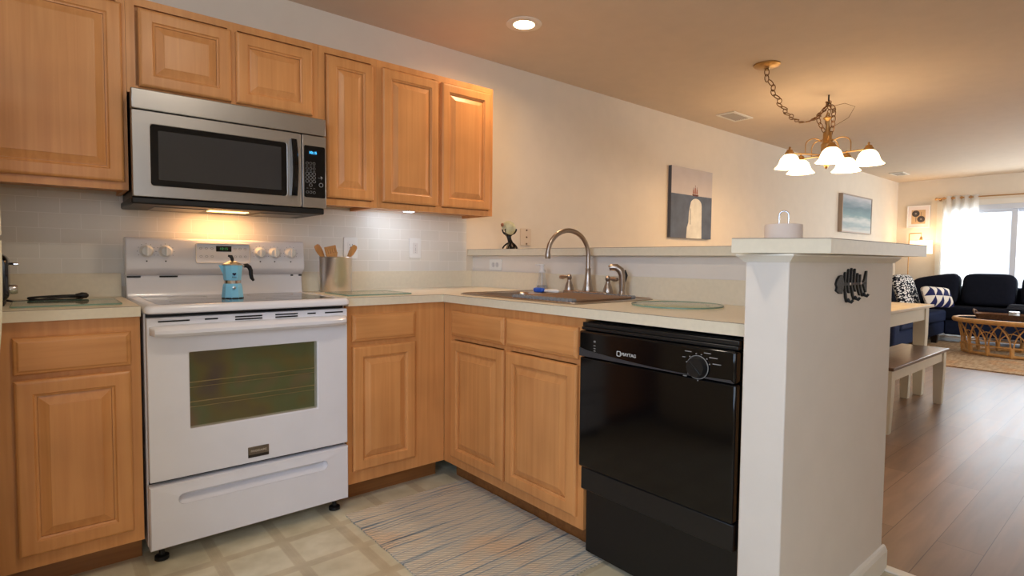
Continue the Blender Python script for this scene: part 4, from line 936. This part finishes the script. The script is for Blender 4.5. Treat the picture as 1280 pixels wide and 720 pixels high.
MB().ring(rect(8.02, 9.15, 1.555, 2.080), rect(8.035, 9.135, 1.570, 2.065), 'y', -.002, -.055).build('frame', mat('taupe_frame', (176, 158, 142), .5), t)
MB().box(8.036, 9.134, -.01, -.048, 1.571, 2.064).build('canvas', seascape(), t)
t = thing('framed_print', (10.48, -.30, 1.70), 'small white-framed print of two dark round seed heads above the floor lamp', 'framed print')
MB().ring(rect(-.452, -.142, 1.705, 2.060), rect(-.436, -.158, 1.721, 2.044), 'x', 10.498, 10.472).build('frame', mat('white_frame', (236, 232, 230), .5), t, bevel=.002)
MB().box(10.482, 10.498, -.437, -.157, 1.720, 2.045).build('mat_board', mat('mat_board', (230, 218, 214), .8), t)
MB().box(10.4805, 10.484, -.392, -.205, 1.768, 1.990).build('print_ground', mat('tan_print', (206, 172, 132), .8), t)
for y, z in ((-.262, 1.932), (-.335, 1.842)):
    k = MB().lathe([(.052, 10.4812), (.052, 10.4798), (.0, 10.4796)], (0, y, z), 24, 'x').build('seed_head', mat('dark_print_ink', (74, 66, 64), .8, var=.2, vscale=60), t)
    MB().lathe([(.014, 10.4798), (.012, 10.4792), (0, 10.4791)], (0, y, z), 14, 'x').build('seed_core', mat('pale_ink', (150, 140, 132), .8), k)
MB().box(10.4796, 10.4812, -.268, -.262, 1.80, 1.885).build('stem', MATS['dark_print_ink'], t)
MB().box(10.4796, 10.4812, -.336, -.331, 1.89, 1.955).build('stem', MATS['dark_print_ink'], t)

# ------------------------------------------------------------------ dining table and bench
DTOP = wood('dark_walnut_top', (112, 84, 64), (88, 64, 48), 'x', .3)
CREAM = mat('cream_painted_wood', (226, 218, 196), .45)
def leg(x, y, z, s0, s1): return MB().loft([[(x+sx*s, y+sy*s, h) for sx, sy in ((-1, -1), (1, -1), (1, 1), (-1, 1))] for s, h in ((s1, 0), (s1+.002, .01), (s0, z*.7), (s0, z))])
TX0, TX1, TY0, TY1, TZ = 3.45, 5.56, -1.69, -.72, .785
t = thing('dining_table', ((TX0+TX1)/2, (TY0+TY1)/2, 0), 'cream wood dining table end showing just past the white end wall', 'table')
MB().box(TX0, TX1, TY0, TY1, TZ-.024, TZ).build('tabletop', PALEWOOD, t, bevel=.004)
for x0, x1, y0, y1 in ((TX0+.08, TX1-.08, TY0+.04, TY0+.062), (TX0+.08, TX1-.08, TY1-.062, TY1-.04), (TX0+.04, TX0+.062, TY0+.08, TY1-.08), (TX1-.062, TX1-.04, TY0+.08, TY1-.08)):
    MB().box(x0, x1, y0, y1, TZ-.13, TZ-.0245).build('apron', CREAM, t)
for x in (TX0+.075, TX1-.075):
    for y in (TY0+.075, TY1-.075): leg(x, y, TZ-.0245, .045, .03).build('leg', CREAM, t, bevel=.003)
BX0, BX1, BY0, BY1, BZ = 3.93, 5.305, -1.86, -1.53, .452
t = thing('dining_bench', ((BX0+BX1)/2, (BY0+BY1)/2, 0), 'cream dining bench with a dark wood seat pushed along the dining table', 'bench')
MB().box(BX0, BX1, BY0, BY1, BZ-.022, BZ).build('seat', DTOP, t, bevel=.004)
for x0, x1, y0, y1 in ((BX0+.06, BX1-.06, BY0+.025, BY0+.045), (BX0+.06, BX1-.06, BY1-.045, BY1-.025), (BX0+.03, BX0+.05, BY0+.06, BY1-.06), (BX1-.05, BX1-.03, BY0+.06, BY1-.06)):
    MB().box(x0, x1, y0, y1, BZ-.10, BZ-.0225).build('apron', CREAM, t)
for x in (BX0+.055, BX1-.055):
    for y in (BY0+.05, BY1-.05): leg(x, y, BZ-.0225, .036, .025).build('leg', CREAM, t, bevel=.003)

# ------------------------------------------------------------------ living room rug
jm = rug_mat('jute_weave', [(.3, lin((150, 124, 96))), (.5, lin((184, 158, 128))), (.7, lin((204, 182, 152)))], 30, 6, bump=.6)
tag(MB().box(7.33, 9.75, -3.4, -.55, .0008, .011).build('jute_rug', jm, org=(8.5, -2, 0)), 'large tan jute rug under the coffee table and sofa', 'rug')

# ------------------------------------------------------------------ sofa
NAVY = mat('navy_fabric', (34, 42, 66), .92, spec=.15, bump=.35, bscale=220, var=.12, vscale=30)
NAVYD = mat('black_navy_fabric', (24, 27, 38), .94, spec=.12, bump=.35, bscale=220, var=.12, vscale=30)
t = thing('sectional_sofa', (9.2, -1.0, 0), 'dark navy L-shaped sectional sofa in the living room corner under the window', 'sofa')
b = MB(); b.box(7.42, 10.33, -.06, -.88, .12, .31); b.box(9.62, 10.33, -.88, -2.90, .12, .33); b.build('base', NAVY, t, bevel=.02)
MB().box(7.40, 10.35, -.05, -.26, .20, .80).build('backrest', NAVYD, t, bevel=.05, seg=4)
MB().box(10.14, 10.35, -.26, -2.95, .20, .80).build('backrest', NAVYD, t, bevel=.05, seg=4)
# scrolled arm at the near end of the left run
MB().prism([(-.055, .04), (-.055, .58)]+[(-.47-.41*math.sin(PI*.5*k/8), .58-.06*(k/8)**2) for k in range(9)]+[(-.90, .47), (-.90, .10), (-.88, .04)], 'x', 7.36, 7.58).build('armrest', NAVY, t, bevel=.035, seg=4)
MB().box(9.60, 10.35, -2.72, -2.95, .10, .62).build('armrest', NAVY, t, bevel=.04, seg=4)
for x0, x1 in ((7.59, 8.58), (8.60, 9.60)):
    MB().box(x0, x1, -.27, -.91, .312, .475).build('seat_cushion', NAVY, t, bevel=.035, seg=4)
MB().box(9.61, 10.16, -.27, -1.66, .332, .525).build('seat_cushion', NAVYD, t, bevel=.035, seg=4)
MB().box(9.61, 10.16, -1.68, -2.71, .332, .525).build('seat_cushion', NAVYD, t, bevel=.035, seg=4)
def bk(y, w_, h, lean=.22, slump=None):
    R = Matrix.Rotation(lean, 3, 'Y')
    return MB().soft((10.03, y, .52+h/2), (.24, w_, h), .38, rot=R, n=40, m=20, sag=slump).build('back_cushion', NAVYD, t, smooth=True)
bk(-.67, .60, .49, slump=lambda p: Vector((p.x, p.y, p.z-(.12*((p.y+.30)/.60)**1.0 if p.z > 0 else 0))))
bk(-1.30, .60, .47); bk(-1.95, .60, .46); bk(-2.46, .46, .45)
b = MB().soft((8.1, -.33, .66), (.85, .20, .40), .4, rot=Matrix.Rotation(-.2, 3, 'X'), n=36, m=18).build('back_cushion', NAVYD, t, smooth=True)
for x, y in ((7.46, -.82), (7.46, -.12), (9.38, -.83), (10.3, -.12), (9.70, -2.85), (10.3, -2.85), (9.68, -1.75)):
    MB().loft([[(x+sx*s, y+sy*s, z) for sx, sy in ((-1, -1), (1, -1), (1, 1), (-1, 1))] for s, z in ((.032, .012), (.045, .125))]).build('leg', mat('dark_leg_wood', (46, 34, 28), .5), t, bevel=.004)
def pillow_mat_a():
    m = mat('speckled_fabric', (60, 60, 64), .9, spec=.1); nt, b, new, link = nodes(m)
    tc = new('ShaderNodeTexCoord'); mp = new('ShaderNodeMapping'); mp.inputs['Rotation'].default_value = (0, .7, 0); mp.inputs['Scale'].default_value = (1, 1, 1.6); link(tc.outputs['Object'], mp.inputs['Vector'])
    v = new('ShaderNodeTexVoronoi'); v.inputs['Scale'].default_value = 26; v.inputs['Randomness'].default_value = .65; link(mp.outputs['Vector'], v.inputs['Vector'])
    r = ramp(new, [(.42, lin((226, 222, 216))), (.50, lin((30, 32, 40)))]); link(v.outputs['Distance'], r.inputs['Fac']); link(r.outputs['Color'], b.inputs['Base Color']); return m
def pillow_mat_b():
    m = mat('triangle_fabric', (220, 210, 198), .9, spec=.1); nt, b, new, link = nodes(m)
    tc = new('ShaderNodeTexCoord'); sp = new('ShaderNodeSeparateXYZ'); link(tc.outputs['Object'], sp.inputs[0])
    def mth(op, a, c=None, d=None):
        n = new('ShaderNodeMath'); n.operation = op
        for i, q in enumerate((a, c, d)):
            if q is None: continue
            if isinstance(q, (int, float)): n.inputs[i].default_value = q
            else: link(q, n.inputs[i])
        return n.outputs[0]
    u = mth('FRACT', mth('MULTIPLY_ADD', sp.outputs['X'], 1/.165, 10.)); vv = mth('FRACT', mth('MULTIPLY_ADD', sp.outputs['Z'], 1/.155, 10.0))
    g = mth('LESS_THAN', u, vv)
    mx = new('ShaderNodeMix'); mx.data_type = 'RGBA'; link(g, mx.inputs['Factor']); mx.inputs['A'].default_value = lin((38, 40, 78)); mx.inputs['B'].default_value = lin((214, 204, 190)); link(mx.outputs['Result'], b.inputs['Base Color']); return m
def pillow(name, label, c, size, rot, m):
    tt = MB().soft((0, 0, 0), size, .42, n=40, m=20)
    # pinch the corners like a stuffed cover
    for p in tt.v:
        k = min(1, (abs(p.x)/(size[0]/2))**2*(abs(p.z)/(size[2]/2))**2); p.y *= (1-.75*max(abs(p.x)/(size[0]/2), abs(p.z)/(size[2]/2))**3); p.x *= 1+.04*k; p.z *= 1+.04*k
    o = tt.build(name, m, org=(0, 0, 0), smooth=True); o.location = c; o.rotation_euler = rot
    return tag(o, label, 'pillow', 'throw pillows on the sofa')
pillow('throw_pillow', 'square black and white speckled throw pillow at the left end of the sofa', (8.86, -.60, .735), (.56, .17, .50), (-.30, .0, -.12), pillow_mat_a())
pillow('throw_pillow', 'long pillow with navy and cream triangles lying in front on the sofa', (9.14, -.90, .672), (.66, .15, .29), (-.36, .06, -.26), pillow_mat_b())
t = thing('folded_blanket', (9.75, -1.75, .525), 'folded dark grey blanket lying on the right side of the sofa seat', 'blanket')
BLK = mat('charcoal_knit', (62, 66, 76), .95, spec=.1, bump=.5, bscale=160)
for k in range(3): MB().box(9.64+.01*k, 9.87, -1.55-.012*k, -2.05, .526+.022*k, .547+.022*k).build('fold', BLK, t, bevel=.008, seg=3)

# ------------------------------------------------------------------ coffee table, tray, jar
RAT = mat('rattan', (206, 158, 98), .5, var=.12, vscale=20)
cx, cy, ca, cb_ = 8.80, -1.80, .42, .66      # half axes in x and y
t = thing('coffee_table', (cx, cy, .011), 'oval rattan coffee table with a dark glass top on the jute rug', 'coffee table')
el = lambda k, n, f=1.0: (cx+ca*f*math.cos(2*PI*k/n), cy+cb_*f*math.sin(2*PI*k/n))
n = 64
MB().loft([[(*el(k, n, f), z) for k in range(n)] for f, z in ((.90, .440), (.90, .452), (.895, .454))]).build('top_glass', mat('blue_black_glass', (30, 44, 58), .06), t)
MB().tube([(*el(k, n, .95), .43) for k in range(n)], .030, 10, closed=True).build('top_rim', RAT, t, smooth=True)
MB().tube([(*el(k, n, .80), .035) for k in range(n)], .018, 8, closed=True).build('bottom_ring', RAT, t, smooth=True)
MB().tube([(*el(k, n, .82), .135) for k in range(n)], .010, 6, closed=True).build('middle_ring', RAT, t, smooth=True)
for j in range(14):
    k = j*4.5714
    MB().tube([(*el(k, n, .79), .017), (*el(k, n, .80), .06), (*el(k, n, .82), .14)], .024, 8).build('foot_post', RAT, t, smooth=True)
    b = MB()
    for s in (-1, 1):
        b.tube(smooth_path([(*el(k+s*.25, n, .82), .10), (*el(k+s*.4, n, .83), .20), (*el(k+s*1.2, n, .86), .31), (*el(k+s*2.6, n, .90), .415)], 5), .0085, 6)
        b.tube(smooth_path([(*el(k+s*2.2857, n, .83), .14), (*el(k+s*2.0, n, .84), .23), (*el(k+s*1.0, n, .85), .29), (*el(k, n, .86), .31)], 5), .0065, 6)
    b.build('lattice_fan', RAT, t, smooth=True)
WIK = mat('dark_wicker', (108, 74, 48), .7, bump=.8, bscale=90, var=.3, vscale=60)
tx, ty, tz = 8.84, -1.68, .454
t = thing('wicker_tray', (tx, ty, tz), 'brown wicker tray with loop handles on the coffee table', 'tray')
tr = rrect(tx-.17, tx+.17, ty-.30, ty+.30, .05, 5); sc = lambda f: [(tx+(p[0]-tx)*f, ty+(p[1]-ty)*f) for p in tr]
MB().loft([[(*p, z) for p in sc(f)] for f, z in ((.90, tz+.0005), (1.0, tz+.055), (1.01, tz+.06), (.99, tz+.06), (.89, tz+.010), )], cap0=True, cap1=True).build('basket', WIK, t, smooth=True)
for s in (-1, 1):
    MB().tube([(tx-.085, ty+s*.30, tz+.055), (tx-.06, ty+s*.315, tz+.085), (tx, ty+s*.325, tz+.10), (tx+.06, ty+s*.315, tz+.085), (tx+.085, ty+s*.30, tz+.055)], .011, 8).build('handle', WIK, t, smooth=True)
t = thing('candle_jar', (8.74, -1.79, tz+.011), 'small glass jar candle standing in the wicker tray', 'jar')
MB().lathe([(.001, tz+.0105), (.050, tz+.011), (.052, tz+.016), (.052, tz+.085), (.050, tz+.088)], (8.76, -1.76, 0), 24).build('glass_jar', mat('frosted_jar', (214, 222, 226), .15, trans=.3), t, smooth=True)
MB().lathe([(.054, tz+.086), (.054, tz+.100), (.046, tz+.103), (.001, tz+.104)], (8.76, -1.76, 0), 24).build('lid', STEEL2, t, smooth=True)

# ------------------------------------------------------------------ floor lamp
t = thing('floor_lamp', (10.25, -.13, 0), 'thin brass floor lamp with a lit white hanging drum shade in the far corner', 'lamp')
GOLD = mat('soft_gold', (200, 156, 104), .35, metal=.9)
lx = 10.27; ly = -.20
MB().tube([(lx+.16, ly, .03), (lx+.16, ly, 1.0), (lx+.155, ly, 1.60), (lx+.15, ly-.012, 1.612), (lx, ly-.2, 1.612)], .008, 10).build('pole', GOLD, t, smooth=True)
MB().lathe([(.001, .0), (.045, .0), (.045, .018), (.014, .026), (.009, .05)], (lx+.165, ly, 0), 20).build('base', GOLD, t, smooth=True)
sx0, sy0 = lx-.02, -.405
MB().tube([(sx0, sy0, 1.612), (sx0, sy0, 1.55)], .004, 8).build('drop_rod', GOLD, t, smooth=True)
MB().lathe([(.006, 1.556), (.014, 1.55), (.022, 1.515), (.026, 1.505), (.004, 1.50)], (sx0, sy0, 0), 16).build('socket', GOLD, t, smooth=True)
MB().lathe([(.148, 1.285), (.150, 1.285), (.146, 1.49), (.144, 1.49)], (sx0, sy0, 0), 36).build('lamp_shade', mat('lit_linen_shade', (250, 240, 222), .9, emit=(255, 222, 176), estr=1.6), t, smooth=True)
b = MB()
for k in range(3): b.tube([(sx0, sy0, 1.505), (sx0+.145*math.cos(k*2.094), sy0+.145*math.sin(k*2.094), 1.487)], .0025, 6)
b.build('shade_spider', GOLD, t)
MB().sphere((sx0, sy0, 1.43), .03, 14, 8).build('bulb', MATS['bulb_glow'], t, smooth=True)
l = bpy.data.lights.new('floor_lamp_light', 'POINT'); l.energy = 9; l.color = (1, .70, .42); l.shadow_soft_size = .04
o = bpy.data.objects.new('floor_lamp_light', l); COL.objects.link(o); o.location = (sx0, sy0, 1.53)

# ------------------------------------------------------------------ curtain and rod
t = thing('curtain_rod', (10.42, -1.5, 2.14), 'thin gold curtain rod with round finials above the patio door', 'curtain rod')
MB().tube([(10.42, -.555, 2.14), (10.42, -2.75, 2.14)], .0095, 10).build('pole', GOLD, t, smooth=True)
for y in (-.54, -2.765): MB().sphere((10.42, y, 2.14), .022, 14, 8).build('finial', GOLD, t, smooth=True)
for y in (-.575, -1.66, -2.73):
    b = MB(); b.tube([(10.42, y, 2.14), (10.46, y, 2.132), (10.499, y, 2.132)], .006, 8); b.lathe([(.02, 10.492), (.02, 10.4995)], (0, y, 2.132), 14, 'x'); b.build('bracket', GOLD, t)
def sheer():
    m = bpy.data.materials.new('sheer_white_fabric'); m.use_nodes = True; nt = m.node_tree; nt.nodes.clear(); N = nt.nodes.new; L = nt.links.new
    o = N('ShaderNodeOutputMaterial'); d = N('ShaderNodeBsdfDiffuse'); d.inputs[0].default_value = (.93, .92, .90, 1); tr = N('ShaderNodeBsdfTranslucent'); tr.inputs[0].default_value = (.96, .95, .92, 1); tp = N('ShaderNodeBsdfTransparent')
    a = N('ShaderNodeMixShader'); a.inputs[0].default_value = .7; L(d.outputs[0], a.inputs[1]); L(tr.outputs[0], a.inputs[2])
    tc = N('ShaderNodeTexCoord'); n = N('ShaderNodeTexNoise'); n.inputs['Scale'].default_value = 40; L(tc.outputs['Object'], n.inputs['Vector'])
    r = N('ShaderNodeMapRange'); r.inputs['To Min'].default_value = .22; r.inputs['To Max'].default_value = .36; L(n.outputs['Fac'], r.inputs['Value'])
    x = N('ShaderNodeMixShader'); L(r.outputs[0], x.inputs[0]); L(a.outputs[0], x.inputs[1]); L(tp.outputs[0], x.inputs[2]); L(x.outputs[0], o.inputs[0]); return m
t = thing('curtain', (10.42, -.84, .02), 'sheer white grommet curtain gathered at the left of the patio door', 'curtain')
b = MB(); vs = []; fs = []; nu, nv = 90, 8
for j in range(nv+1):
    z = .02+(2.175-.02)*j/nv
    for i in range(nu+1):
        u = i/nu; spread_ = 1+.10*(1-j/nv)
        y = -.84+(.5-u)*.44*spread_; vs.append((10.42+.032*math.sin(2*PI*4*u+.6)+.006*math.sin(17*u+j*.2), y+.008*math.sin(2*PI*8*u), z))
for j in range(nv):
    for i in range(nu): a = j*(nu+1)+i; fs.append((a, a+1, a+nu+2, a+nu+1))
b.add(vs, fs); c = b.build('sheer_panel', sheer(), t, smooth=True)
so = c.modifiers.new('thickness', 'SOLIDIFY'); so.thickness = .0012
for i in range(8):
    u = (i+.5)/8-.6/(2*PI*4); y = -.84+(.5-u)*.44
    ring_ = MB().tube([(10.42+.0*k, y+.022*math.cos(2*PI*k/16)*.5, 2.14+.022*math.sin(2*PI*k/16)) for k in range(16)], .004, 6, closed=True)
    ring_.build('grommet', GOLD, t, smooth=True)
